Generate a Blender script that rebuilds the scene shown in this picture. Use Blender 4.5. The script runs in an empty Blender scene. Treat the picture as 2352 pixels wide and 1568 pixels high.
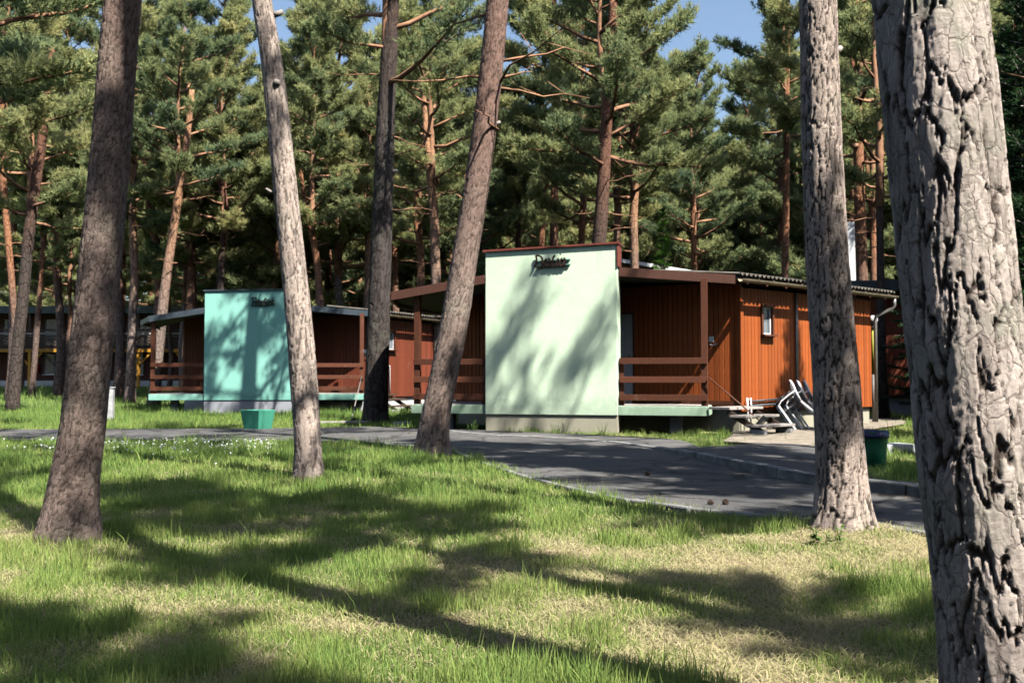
import bpy, bmesh, math, random
import numpy as np
from mathutils import Vector, Matrix

random.seed(7)
R = math.radians
scene = bpy.context.scene
col = scene.collection

# ------------------------------------------------------------------ camera, world, sun, exposure
F, CX, CY = 2287.0, 1176.0, 784.0            # photo pixels on a 2352 x 1568 grid
HC = 1.12                                    # eye height above the lawn
PITCH = math.atan(83.0 / F)
cam = bpy.data.cameras.new('camera'); camo = bpy.data.objects.new('camera', cam); col.objects.link(camo)
cam.sensor_width = 36.0; cam.lens = 36.0 * F / 2352.0
camo.location = (0, 0, HC); camo.rotation_euler = (math.pi / 2 + PITCH, 0, 0)
cam.clip_start = 0.05; cam.clip_end = 2000
cam.dof.use_dof = True; cam.dof.focus_distance = 4.8; cam.dof.aperture_fstop = 7.0
scene.camera = camo

SUN_EL = R(55)
SH = Vector((0.66, -0.75, 0)).normalized()   # horizontal direction towards the sun
w = bpy.data.worlds.new('World'); scene.world = w; w.use_nodes = True
nt = w.node_tree; bg = nt.nodes['Background']
sky = nt.nodes.new('ShaderNodeTexSky'); sky.sky_type = 'NISHITA'; sky.sun_disc = False
sky.sun_elevation = SUN_EL; sky.sun_rotation = math.atan2(SH.x, SH.y)
sky.air_density = 1.1; sky.dust_density = 1.2; sky.ozone_density = 1.0
nt.links.new(sky.outputs[0], bg.inputs[0]); bg.inputs[1].default_value = 0.068
sl = bpy.data.lights.new('sun', 'SUN'); so = bpy.data.objects.new('sun', sl); col.objects.link(so)
sl.energy = 5.0; sl.angle = R(0.53); sl.color = (1.0, 0.965, 0.90)
sv = Vector((SH.x * math.cos(SUN_EL), SH.y * math.cos(SUN_EL), math.sin(SUN_EL)))
so.rotation_euler = sv.to_track_quat('Z', 'Y').to_euler(); so.location = (20, -20, 30)
scene.view_settings.view_transform = 'Standard'; scene.view_settings.look = 'None'
scene.view_settings.gamma = 1; scene.view_settings.use_curve_mapping = False
scene.view_settings.exposure = 1.45
scene.render.engine = 'CYCLES'
scene.cycles.use_denoising = True
scene.cycles.max_bounces = 4; scene.cycles.diffuse_bounces = 0; scene.cycles.use_adaptive_sampling = True; scene.cycles.adaptive_threshold = 0.02; scene.cycles.transparent_max_bounces = 4

# ------------------------------------------------------------------ pixel helpers
cp, sp = math.cos(PITCH), math.sin(PITCH)
def ray(x, y):
    u = (x - CX) / F; v = (CY - y) / F
    return Vector((u, cp - v * sp, sp + v * cp))
def onz(x, y, z=0.0):
    d = ray(x, y); k = (z - HC) / d.z
    return Vector((d.x * k, d.y * k, z))
def atY(x, y, Y):
    d = ray(x, y); k = Y / d.y
    return Vector((d.x * k, Y, HC + d.z * k))
def onplane(x, y, p, n):
    d = ray(x, y); o = Vector((0, 0, HC)); k = (p - o).dot(n) / d.dot(n)
    return o + d * k
def v2(a): return Vector((a[0], a[1], 0))

# ------------------------------------------------------------------ numpy noise
_rs = np.random.RandomState(11); _tab = _rs.rand(256, 256)
def vnoise(x, y):
    xi = np.floor(x).astype(int); yi = np.floor(y).astype(int)
    fx = x - xi; fy = y - yi
    fx = fx * fx * (3 - 2 * fx); fy = fy * fy * (3 - 2 * fy)
    a = _tab[xi & 255, yi & 255]; b = _tab[(xi + 1) & 255, yi & 255]
    c = _tab[xi & 255, (yi + 1) & 255]; d = _tab[(xi + 1) & 255, (yi + 1) & 255]
    return (a * (1 - fx) + b * fx) * (1 - fy) + (c * (1 - fx) + d * fx) * fy
def fbm(x, y, o=3):
    s = 0; a = 0.5; t = 0
    for k in range(o):
        s = s + a * vnoise(x * 2 ** k + 17.3 * k, y * 2 ** k + 5.1 * k); t += a; a *= 0.5
    return s / t
def sstep(a, b, x):
    t = np.clip((x - a) / (b - a), 0, 1); return t * t * (3 - 2 * t)

# ------------------------------------------------------------------ mesh helpers
def mesh_np(name, verts, faces, attrs=None, smooth=False):
    verts = np.asarray(verts, dtype=np.float32); faces = np.asarray(faces, dtype=np.int32)
    n, k = faces.shape
    me = bpy.data.meshes.new(name)
    me.vertices.add(len(verts)); me.vertices.foreach_set('co', verts.ravel())
    me.loops.add(n * k); me.loops.foreach_set('vertex_index', faces.ravel())
    me.polygons.add(n); me.polygons.foreach_set('loop_start', np.arange(0, n * k, k, dtype=np.int32))
    if smooth: me.polygons.foreach_set('use_smooth', np.ones(n, dtype=bool))
    me.update(calc_edges=True)
    for an, arr in (attrs or {}).items():
        a = me.attributes.new(an, 'FLOAT', 'POINT'); a.data.foreach_set('value', np.asarray(arr, dtype=np.float32))
    return me
def link(name, me, parent=None, mat=None, loc=(0, 0, 0)):
    o = bpy.data.objects.new(name, me); col.objects.link(o)
    o.parent = parent; o.location = loc
    if mat is not None and not me.materials: me.materials.append(mat)
    return o
def tag(o, label=None, cat=None, group=None, kind=None):
    if label: o['label'] = label
    if cat: o['category'] = cat
    if group: o['group'] = group
    if kind: o['kind'] = kind
    return o
def empty(name, loc, label, cat, group=None):
    o = bpy.data.objects.new(name, None); col.objects.link(o); o.location = loc
    o.empty_display_size = 0.2
    return tag(o, label, cat, group)
class MB:
    def __init__(s): s.v = []; s.f = []; s.sm = []
    def add(s, vs, fs, smooth=False):
        b = len(s.v); s.v += [Vector(p) for p in vs]
        s.f += [[i + b for i in f] for f in fs]; s.sm += [smooth] * len(fs); return s
    def obox(s, c, ax, ay, az):
        """box by centre and three half-axis vectors"""
        c, ax, ay, az = Vector(c), Vector(ax), Vector(ay), Vector(az)
        vs = [c + ax * i + ay * j + az * k for k in (-1, 1) for j in (-1, 1) for i in (-1, 1)]
        fs = [[0, 2, 3, 1], [4, 5, 7, 6], [0, 1, 5, 4], [2, 6, 7, 3], [0, 4, 6, 2], [1, 3, 7, 5]]
        if ax.cross(ay).dot(az) < 0: fs = [f[::-1] for f in fs]
        return s.add(vs, fs)
    def bar(s, a, b, wd, ht, up=(0, 0, 1)):
        a, b = Vector(a), Vector(b); d = (b - a); n = d.normalized(); up = Vector(up)
        sd = n.cross(up)
        if sd.length < 1e-4: sd = n.cross(Vector((1, 0, 0)))
        sd.normalize(); u = sd.cross(n)
        return s.obox((a + b) / 2, d / 2, sd * wd / 2, u * ht / 2)
    def prism(s, pts, z0, z1):
        """pts: plan polygon, z0/z1 numbers or lists"""
        n = len(pts)
        if not hasattr(z0, '__len__'): z0 = [z0] * n
        if not hasattr(z1, '__len__'): z1 = [z1] * n
        ar = sum(pts[i][0] * pts[(i + 1) % n][1] - pts[(i + 1) % n][0] * pts[i][1] for i in range(n))
        vs = [(p[0], p[1], z) for p, z in zip(pts, z0)] + [(p[0], p[1], z) for p, z in zip(pts, z1)]
        fs = [list(range(n))[::-1], list(range(n, 2 * n))] + [[i, (i + 1) % n, n + (i + 1) % n, n + i] for i in range(n)]
        if ar < 0: fs = [f[::-1] for f in fs]
        return s.add(vs, fs)
    def tube(s, pts, rad, sides=8, caps=True, smooth=True):
        pts = [Vector(p) for p in pts]; n = len(pts)
        if not hasattr(rad, '__len__'): rad = [rad] * n
        b = len(s.v); ref = None
        for i, p in enumerate(pts):
            t = (pts[min(i + 1, n - 1)] - pts[max(i - 1, 0)]).normalized()
            if ref is None:
                ref = t.cross(Vector((0, 0, 1)))
                if ref.length < 0.05: ref = t.cross(Vector((0, 1, 0)))
            ref = (ref - t * ref.dot(t)).normalized(); bi = t.cross(ref)
            for k in range(sides):
                a = 2 * math.pi * k / sides
                s.v.append(p + (ref * math.cos(a) + bi * math.sin(a)) * rad[i])
        for i in range(n - 1):
            for k in range(sides):
                k2 = (k + 1) % sides
                s.f.append([b + i * sides + k, b + i * sides + k2, b + (i + 1) * sides + k2, b + (i + 1) * sides + k]); s.sm.append(smooth)
        if caps:
            s.f.append([b + k for k in range(sides)][::-1]); s.sm.append(False)
            s.f.append([b + (n - 1) * sides + k for k in range(sides)]); s.sm.append(False)
        return s
    def mesh(s, name, origin=(0, 0, 0)):
        o = Vector(origin); me = bpy.data.meshes.new(name)
        me.from_pydata([tuple(v - o) for v in s.v], [], s.f)
        me.polygons.foreach_set('use_smooth', s.sm); me.update(); return me
    def build(s, name, mat, parent=None, origin=(0, 0, 0), bevel=0.0):
        o = link(name, s.mesh(name, origin), parent, mat)
        if bevel:
            m = o.modifiers.new('bevel', 'BEVEL'); m.width = bevel; m.segments = 2; m.limit_method = 'ANGLE'
        return o

# ------------------------------------------------------------------ materials
def newmat(name):
    m = bpy.data.materials.new(name); m.use_nodes = True
    return m, m.node_tree, m.node_tree.nodes['Principled BSDF']
def N(t, ty, **kw):
    n = t.nodes.new(ty)
    for k, v in kw.items(): setattr(n, k, v)
    return n
def ramp(t, stops, fac=None):
    r = t.nodes.new('ShaderNodeValToRGB'); e = r.color_ramp.elements
    while len(e) < len(stops): e.new(0.5)
    for q, (p, c) in zip(e, stops): q.position = p; q.color = (c[0], c[1], c[2], 1)
    if fac is not None: t.links.new(fac, r.inputs[0])
    return r
def mix(t, a, b, fac, mode='MIX'):
    m = t.nodes.new('ShaderNodeMix'); m.data_type = 'RGBA'; m.blend_type = mode
    for i, q in ((6, a), (7, b)):
        if isinstance(q, (tuple, list)): m.inputs[i].default_value = (q[0], q[1], q[2], 1)
        else: t.links.new(q, m.inputs[i])
    if isinstance(fac, (int, float)): m.inputs[0].default_value = fac
    else: t.links.new(fac, m.inputs[0])
    return m.outputs[2]
def noise(t, scale, detail=4, vec=None, rough=0.55, stretch=None, coord='Object'):
    n = N(t, 'ShaderNodeTexNoise'); n.inputs['Scale'].default_value = scale; n.inputs['Detail'].default_value = detail
    n.inputs['Roughness'].default_value = rough
    if vec is None:
        tc = N(t, 'ShaderNodeTexCoord'); vec = tc.outputs[coord]
    if stretch:
        mp = N(t, 'ShaderNodeMapping'); mp.inputs['Scale'].default_value = stretch
        t.links.new(vec, mp.inputs[0]); vec = mp.outputs[0]
    t.links.new(vec, n.inputs['Vector']); return n.outputs[0]
def bump(t, p, h, strength=0.3, dist=0.01):
    b = N(t, 'ShaderNodeBump'); b.inputs['Strength'].default_value = strength; b.inputs['Distance'].default_value = dist
    t.links.new(h, b.inputs['Height']); t.links.new(b.outputs[0], p.inputs['Normal'])
def plain(name, c, rough=0.7, var=0.25, scale=6.0, bs=0.15, bscale=60, spec=0.3, metal=0.0, stretch=None, c2=None):
    m, t, p = newmat(name)
    n1 = noise(t, scale, 5, stretch=stretch)
    lo = tuple(q * (1 - var) for q in c) if c2 is None else c2
    r = ramp(t, [(0.3, lo), (0.7, tuple(min(1, q * (1 + var * 0.5)) for q in c))], n1)
    t.links.new(r.outputs[0], p.inputs['Base Color'])
    p.inputs['Roughness'].default_value = rough; p.inputs['Metallic'].default_value = metal
    p.inputs['Specular IOR Level'].default_value = spec
    if bs: bump(t, p, noise(t, bscale, 3), bs, 0.01)
    return m
def wood(name, c, dark, rough=0.6, wear=(0.24, 0.15, 0.10), wearamt=0.3, spec=0.3):
    m, t, p = newmat(name)
    oi = N(t, 'ShaderNodeObjectInfo')
    g = noise(t, 14, 5, stretch=(6, 6, 0.5))
    r = ramp(t, [(0.25, dark), (0.75, c)], g)
    # each board a shade of its own
    hv = N(t, 'ShaderNodeHueSaturation'); t.links.new(r.outputs[0], hv.inputs['Color'])
    mr = N(t, 'ShaderNodeMapRange'); t.links.new(oi.outputs['Random'], mr.inputs[0])
    mr.inputs[3].default_value = 0.8; mr.inputs[4].default_value = 1.18
    t.links.new(mr.outputs[0], hv.inputs['Value'])
    geo = N(t, 'ShaderNodeNewGeometry')
    pn = noise(t, 2.3, 6, vec=geo.outputs['Position'], rough=0.7)
    pr = ramp(t, [(0.62, (0, 0, 0)), (0.72, (1, 1, 1))], pn)
    ml = N(t, 'ShaderNodeMath', operation='MULTIPLY'); t.links.new(pr.outputs[0], ml.inputs[0]); ml.inputs[1].default_value = wearamt
    out = mix(t, hv.outputs[0], wear, ml.outputs[0])
    t.links.new(out, p.inputs['Base Color']); p.inputs['Roughness'].default_value = rough
    p.inputs['Specular IOR Level'].default_value = spec
    bump(t, p, g, 0.25, 0.004)
    return m
def render_wall(name, c, dirt):
    """painted render with faint stains"""
    m, t, p = newmat(name)
    geo = N(t, 'ShaderNodeNewGeometry')
    a = noise(t, 0.9, 6, vec=geo.outputs['Position'], rough=0.65)
    st = noise(t, 2.2, 4, vec=geo.outputs['Position'], stretch=(2.5, 2.5, 0.25))
    r = ramp(t, [(0.3, tuple(q * 0.9 for q in c)), (0.7, c)], a)
    sr = ramp(t, [(0.54, (0, 0, 0)), (0.8, (0.38, 0.38, 0.38))], st)
    sx = N(t, 'ShaderNodeSeparateXYZ'); t.links.new(geo.outputs['Position'], sx.inputs[0])
    spn = noise(t, 7, 5, vec=geo.outputs['Position'], rough=0.7)
    sm_ = N(t, 'ShaderNodeMath', operation='MULTIPLY_ADD'); t.links.new(spn, sm_.inputs[0]); sm_.inputs[1].default_value = -0.9; t.links.new(sx.outputs[2], sm_.inputs[2])
    spr = ramp(t, [(0.0, (0.6, 0.6, 0.6)), (0.32, (0, 0, 0))], sm_.outputs[0])
    c1 = mix(t, r.outputs[0], dirt, sr.outputs[0])
    t.links.new(mix(t, c1, dirt, spr.outputs[0]), p.inputs['Base Color'])
    p.inputs['Roughness'].default_value = 0.85; p.inputs['Specular IOR Level'].default_value = 0.2
    hb = noise(t, 3.5, 5, vec=geo.outputs['Position']); hb2 = noise(t, 90, 2, vec=geo.outputs['Position'])
    ad = N(t, 'ShaderNodeMath', operation='MULTIPLY_ADD'); t.links.new(hb2, ad.inputs[0]); ad.inputs[1].default_value = 0.12; t.links.new(hb, ad.inputs[2])
    bump(t, p, ad.outputs[0], 0.35, 0.02)
    return m

M = {}
M['mint'] = render_wall('mint_render', (0.67, 0.83, 0.60), (0.38, 0.47, 0.35))
M['teal'] = render_wall('teal_render', (0.22, 0.48, 0.40), (0.10, 0.26, 0.21))
M['tealfascia'] = render_wall('teal_pale', (0.30, 0.58, 0.47), (0.12, 0.28, 0.22))
M['mintfascia'] = render_wall('mint_pale', (0.46, 0.63, 0.47), (0.2, 0.28, 0.18))
M['plinth'] = render_wall('plinth_cream', (0.56, 0.52, 0.40), (0.22, 0.21, 0.15))
M['plinthgrey'] = render_wall('plinth_grey', (0.38, 0.40, 0.46), (0.2, 0.2, 0.2))
M['white'] = render_wall('white_render', (0.74, 0.74, 0.73), (0.4, 0.4, 0.38))
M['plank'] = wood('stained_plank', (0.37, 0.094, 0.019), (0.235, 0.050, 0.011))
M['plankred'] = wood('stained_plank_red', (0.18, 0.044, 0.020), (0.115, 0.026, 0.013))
M['plankdark'] = wood('stained_plank_dark', (0.10, 0.028, 0.018), (0.06, 0.018, 0.012))
M['timber'] = wood('timber_brown', (0.125, 0.042, 0.020), (0.065, 0.021, 0.011), wear=(0.30, 0.22, 0.16))
M['yellow'] = wood('timber_yellow', (0.62, 0.30, 0.035), (0.45, 0.2, 0.02))
M['oldwood'] = wood('weathered_wood', (0.42, 0.39, 0.36), (0.26, 0.22, 0.2), wear=(0.12, 0.09, 0.07), wearamt=0.5)
M['darkwood'] = wood('dark_wood', (0.09, 0.06, 0.045), (0.05, 0.033, 0.025))
M['roof'] = plain('roof_felt', (0.10, 0.095, 0.09), 0.9)
M['corr'] = plain('corrugated_sheet', (0.13, 0.115, 0.095), 0.8, var=0.4, scale=3)
M['fascia'] = wood('fascia_brown', (0.11, 0.046, 0.03), (0.06, 0.024, 0.017))
M['metalblue'] = plain('blue_grey_metal', (0.055, 0.072, 0.088), 0.45, var=0.25, metal=0.3)
M['redmetal'] = plain('red_brown_metal', (0.20, 0.055, 0.04), 0.4, var=0.35, scale=9)
M['gutter'] = plain('gutter_metal', (0.30, 0.24, 0.17), 0.55, var=0.4, metal=0.3)
M['pipe'] = plain('grey_pipe', (0.24, 0.23, 0.22), 0.45, metal=0.4)
M['pipedark'] = plain('black_pipe', (0.04, 0.04, 0.045), 0.4)
M['whiteplastic'] = plain('white_plastic', (0.78, 0.79, 0.80), 0.35, var=0.08, bs=0.0, spec=0.5)
M['doorwhite'] = plain('white_door', (0.70, 0.72, 0.76), 0.5, var=0.08)
M['letter'] = plain('letter_wood', (0.032, 0.014, 0.011), 0.6)
M['letterdark'] = plain('letter_dark', (0.018, 0.022, 0.02), 0.6)
M['bar'] = plain('teal_bar', (0.14, 0.36, 0.31), 0.5)
M['binGreen'] = plain('green_plastic', (0.010, 0.12, 0.065), 0.4, spec=0.5)  # green lowered in colour, in place of shade falling on the bin
M['bagBlue'] = plain('blue_bag', (0.012, 0.016, 0.09), 0.3, spec=0.5)  # blue darkened likewise to stand in for the bin's shade
M['planter'] = render_wall('planter_teal', (0.07, 0.40, 0.26), (0.05, 0.2, 0.14))
M['concrete'] = plain('concrete', (0.42, 0.43, 0.42), 0.9, var=0.4, scale=7, bs=0.4)
M['kerb'] = plain('kerb_stone', (0.20, 0.197, 0.19), 0.9, var=0.5, scale=5, bs=0.6, bscale=35)
M['deck'] = plain('deck_boards', (0.40, 0.36, 0.33), 0.8, var=0.35)
M['black'] = plain('black_rubber', (0.02, 0.02, 0.022), 0.6)
M['yellowgreen'] = plain('yellow_green_paint', (0.38, 0.38, 0.06), 0.5)
M['curtain'] = plain('curtain', (0.40, 0.42, 0.46), 0.9, var=0.5, scale=8, stretch=(12, 12, 0.4))
M['curtainblue'] = plain('curtain_blue', (0.13, 0.17, 0.30), 0.9, var=0.5, scale=8, stretch=(12, 12, 0.4))
M['stone'] = plain('rubble_stone', (0.33, 0.32, 0.31), 0.9, var=0.6, scale=4, bs=0.6, bscale=12)
M['red'] = plain('red_paint', (0.45, 0.02, 0.02), 0.4)

def glass_mat():
    m, t, p = newmat('window_glass')
    p.inputs['Base Color'].default_value = (0.25, 0.29, 0.31, 1); p.inputs['Roughness'].default_value = 0.08
    p.inputs['Specular IOR Level'].default_value = 0.8; p.inputs['Alpha'].default_value = 0.35
    return m
M['glass'] = glass_mat()

def bark_mat(name, lo, hi, crackc, upper=None, uz=(3, 7), lichen=0.3, fscale=32, famt=0.5):
    """bark whose plates and furrows come from the mesh (attributes crack, cell)"""
    m, t, p = newmat(name)
    ac = N(t, 'ShaderNodeAttribute', attribute_name='crack'); ce = N(t, 'ShaderNodeAttribute', attribute_name='cell')
    tc = N(t, 'ShaderNodeTexCoord')
    fine = noise(t, 34, 8, vec=tc.outputs['Object'], rough=0.8, stretch=(1, 1, 0.45))
    ad = N(t, 'ShaderNodeMath', operation='MULTIPLY_ADD'); t.links.new(fine, ad.inputs[0]); ad.inputs[1].default_value = 0.7
    t.links.new(ce.outputs['Fac'], ad.inputs[2])
    r = ramp(t, [(0.42, lo), (0.62, tuple((a_ + b_) / 2 for a_, b_ in zip(lo, hi))), (0.80, hi), (0.95, tuple(min(1, q * 1.25) for q in hi))], ad.outputs[0])
    c = r.outputs[0]
    ln = noise(t, 2.6, 6, vec=tc.outputs['Object'], rough=0.75)
    lr = ramp(t, [(0.5, (0, 0, 0)), (0.68, (lichen, lichen, lichen))], ln)
    c = mix(t, c, (0.26, 0.30, 0.21), lr.outputs[0])
    if upper:
        sx = N(t, 'ShaderNodeSeparateXYZ'); t.links.new(tc.outputs['Object'], sx.inputs[0])
        mr = N(t, 'ShaderNodeMapRange'); t.links.new(sx.outputs[2], mr.inputs[0])
        mr.inputs[1].default_value = uz[0]; mr.inputs[2].default_value = uz[1]
        un = noise(t, 9, 5, vec=tc.outputs['Object'])
        ur = ramp(t, [(0.3, tuple(q * 0.55 for q in upper)), (0.7, upper)], un)
        c = mix(t, c, ur.outputs[0], mr.outputs[0])
    wn = N(t, 'ShaderNodeTexNoise'); wn.inputs['Scale'].default_value = 14; wn.inputs['Detail'].default_value = 5; t.links.new(tc.outputs['Object'], wn.inputs['Vector'])
    wm = N(t, 'ShaderNodeVectorMath', operation='SCALE'); wm.inputs[3].default_value = 0.06; t.links.new(wn.outputs[1], wm.inputs[0])
    wa = N(t, 'ShaderNodeVectorMath', operation='ADD'); t.links.new(tc.outputs['Object'], wa.inputs[0]); t.links.new(wm.outputs[0], wa.inputs[1])
    wp = N(t, 'ShaderNodeMapping'); wp.inputs['Scale'].default_value = (1, 1, 0.42); t.links.new(wa.outputs[0], wp.inputs[0])
    vo = N(t, 'ShaderNodeTexVoronoi', feature='DISTANCE_TO_EDGE'); vo.inputs['Scale'].default_value = fscale; t.links.new(wp.outputs[0], vo.inputs['Vector'])
    vr = ramp(t, [(0.0, (0.38, 0.36, 0.35)), (0.07, (1, 1, 1))], vo.outputs['Distance'])
    c = mix(t, c, vr.outputs[0], famt, 'MULTIPLY')
    c = mix(t, crackc, c, ac.outputs['Fac'])
    t.links.new(c, p.inputs['Base Color']); p.inputs['Roughness'].default_value = 0.9
    p.inputs['Specular IOR Level'].default_value = 0.2
    hb = N(t, 'ShaderNodeMath', operation='MULTIPLY_ADD'); t.links.new(vr.outputs[0], hb.inputs[0]); hb.inputs[1].default_value = 0.5
    t.links.new(noise(t, 60, 8, vec=tc.outputs['Object'], rough=0.8), hb.inputs[2])
    bump(t, p, hb.outputs[0], 1.0, 0.012)
    return m
def bark_far(name, low, upper, uz=(3.0, 6.5)):
    m, t, p = newmat(name)
    tc = N(t, 'ShaderNodeTexCoord')
    vo = N(t, 'ShaderNodeTexVoronoi', feature='DISTANCE_TO_EDGE'); vo.inputs['Scale'].default_value = 9
    mp = N(t, 'ShaderNodeMapping'); mp.inputs['Scale'].default_value = (1, 1, 0.35)
    nz = noise(t, 3, 4, vec=tc.outputs['Object'])
    t.links.new(tc.outputs['Object'], mp.inputs[0]); t.links.new(mp.outputs[0], vo.inputs['Vector'])
    cr = ramp(t, [(0.0, (0.25, 0.25, 0.25)), (0.09, (1, 1, 1))], vo.outputs['Distance'])
    sx = N(t, 'ShaderNodeSeparateXYZ'); t.links.new(tc.outputs['Object'], sx.inputs[0])
    wob = N(t, 'ShaderNodeMath', operation='MULTIPLY_ADD'); t.links.new(nz, wob.inputs[0]); wob.inputs[1].default_value = 2.0
    t.links.new(sx.outputs[2], wob.inputs[2])
    mr = N(t, 'ShaderNodeMapRange'); t.links.new(wob.outputs[0], mr.inputs[0])
    mr.inputs[1].default_value = uz[0] + 1; mr.inputs[2].default_value = uz[1] + 1
    fn = noise(t, 11, 5, vec=tc.outputs['Object'])
    a = ramp(t, [(0.3, tuple(q * 0.5 for q in low)), (0.7, low)], fn).outputs[0]
    b = ramp(t, [(0.3, tuple(q * 0.6 for q in upper)), (0.7, upper)], fn).outputs[0]
    c = mix(t, a, b, mr.outputs[0]); c = mix(t, c, cr.outputs[0], 0.8, 'MULTIPLY')
    t.links.new(c, p.inputs['Base Color']); p.inputs['Roughness'].default_value = 0.9
    p.inputs['Specular IOR Level'].default_value = 0.2
    bump(t, p, cr.outputs[0], 0.6, 0.03)
    return m
M['barkbig'] = bark_mat('bark_big', (0.20, 0.158, 0.14), (0.51, 0.43, 0.375), (0.045, 0.028, 0.021), lichen=0.6, fscale=21, famt=0.5)
M['bark'] = bark_mat('bark_grey', (0.15, 0.114, 0.096), (0.43, 0.345, 0.29), (0.03, 0.022, 0.018), lichen=0.22)
M['barkred'] = bark_mat('bark_reddish', (0.10, 0.074, 0.062), (0.27, 0.20, 0.165), (0.025, 0.018, 0.015), upper=(0.29, 0.18, 0.14), uz=(2.4, 5.0), lichen=0.25)
M['barkdarkshade'] = bark_mat('bark_dark_shade', (0.022, 0.018, 0.016), (0.065, 0.052, 0.047), (0.015, 0.011, 0.01), upper=(0.09, 0.058, 0.044), uz=(7.5, 11), lichen=0.2)  # dark bark, its colour lowered further to stand in for shade
M['barkfar'] = bark_far('bark_far', (0.20, 0.14, 0.115), (0.36, 0.165, 0.085))
M['barkfarpale'] = bark_far('bark_far_pale', (0.28, 0.21, 0.175), (0.44, 0.235, 0.13), (3.5, 8))
M['barkfardark'] = bark_far('bark_far_dark', (0.085, 0.065, 0.055), (0.22, 0.10, 0.06), (5, 10))
M['limb'] = plain('limb_bark', (0.33, 0.17, 0.095), 0.9, var=0.5, scale=3, bs=0)
M['deadlimb'] = plain('dead_limb', (0.32, 0.28, 0.25), 0.9, var=0.4, scale=3, bs=0)

def leaf_mat(name, stops, trans=0.3, rnd=0.35, gloss=0.0):
    m = bpy.data.materials.new(name); m.use_nodes = True; t = m.node_tree; t.nodes.clear()
    out = N(t, 'ShaderNodeOutputMaterial')
    at = N(t, 'ShaderNodeAttribute', attribute_name='tint'); oi = N(t, 'ShaderNodeObjectInfo')
    ad = N(t, 'ShaderNodeMath', operation='MULTIPLY_ADD'); t.links.new(oi.outputs['Random'], ad.inputs[0])
    ad.inputs[1].default_value = rnd; t.links.new(at.outputs['Fac'], ad.inputs[2])
    r = ramp(t, stops, ad.outputs[0])
    d = N(t, 'ShaderNodeBsdfDiffuse'); tr = N(t, 'ShaderNodeBsdfTranslucent'); mx = N(t, 'ShaderNodeMixShader')
    t.links.new(r.outputs[0], d.inputs[0]); t.links.new(r.outputs[0], tr.inputs[0])
    mx.inputs[0].default_value = trans
    t.links.new(d.outputs[0], mx.inputs[1]); t.links.new(tr.outputs[0], mx.inputs[2])
    t.links.new(mx.outputs[0], out.inputs[0])
    return m
M['needle'] = leaf_mat('pine_needles', [(0.0, (0.09, 0.16, 0.115)), (0.35, (0.21, 0.27, 0.13)), (0.8, (0.42, 0.43, 0.18)), (1.0, (0.52, 0.48, 0.21))], 0.5, 0.35)
M['spruce'] = leaf_mat('spruce_needles', [(0.0, (0.05, 0.13, 0.02)), (1.0, (0.12, 0.26, 0.035))], 0.35, 0.1)
M['sprucedark'] = leaf_mat('spruce_dark', [(0.0, (0.018, 0.04, 0.022)), (1.0, (0.04, 0.08, 0.03))], 0.2, 0.1)
M['leafy'] = leaf_mat('weed_leaf', [(0.0, (0.08, 0.15, 0.04)), (1.0, (0.2, 0.3, 0.09))], 0.4, 0.1)
M['grass'] = leaf_mat('grass_blades', [(0.0, (0.50, 0.42, 0.27)), (0.22, (0.45, 0.43, 0.19)), (0.42, (0.36, 0.43, 0.13)), (0.7, (0.23, 0.34, 0.085)), (1.0, (0.15, 0.27, 0.08))], 0.45, 0.0)
M['daisy'] = plain('daisy_white', (0.8, 0.8, 0.78), 0.7, bs=0)

def ground_mat():
    m, t, p = newmat('lawn_soil')
    geo = N(t, 'ShaderNodeNewGeometry'); P = geo.outputs['Position']
    at = N(t, 'ShaderNodeAttribute', attribute_name='lush')
    n2 = noise(t, 22, 6, vec=P, rough=0.75); n3 = noise(t, 3.2, 5, vec=P)
    straw = ramp(t, [(0.3, (0.13, 0.095, 0.055)), (0.5, (0.28, 0.22, 0.13)), (0.7, (0.46, 0.37, 0.235))], n2).outputs[0]
    n4 = noise(t, 6.5, 5, vec=P, rough=0.7)
    straw = mix(t, straw, (0.16, 0.15, 0.06), ramp(t, [(0.45, (0, 0, 0)), (0.62, (0.8, 0.8, 0.8))], n4).outputs[0])
    green = ramp(t, [(0.3, (0.05, 0.085, 0.025)), (0.7, (0.17, 0.22, 0.07))], n2).outputs[0]
    ad = N(t, 'ShaderNodeMath', operation='MULTIPLY_ADD'); t.links.new(n3, ad.inputs[0]); ad.inputs[1].default_value = 0.6; t.links.new(at.outputs['Fac'], ad.inputs[2])
    fr = ramp(t, [(0.45, (0, 0, 0)), (0.95, (1, 1, 1))], ad.outputs[0])
    t.links.new(mix(t, straw, green, fr.outputs[0]), p.inputs['Base Color'])
    p.inputs['Roughness'].default_value = 1.0; p.inputs['Specular IOR Level'].default_value = 0.1
    bump(t, p, n2, 0.8, 0.03)
    return m
M['ground'] = ground_mat()
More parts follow.
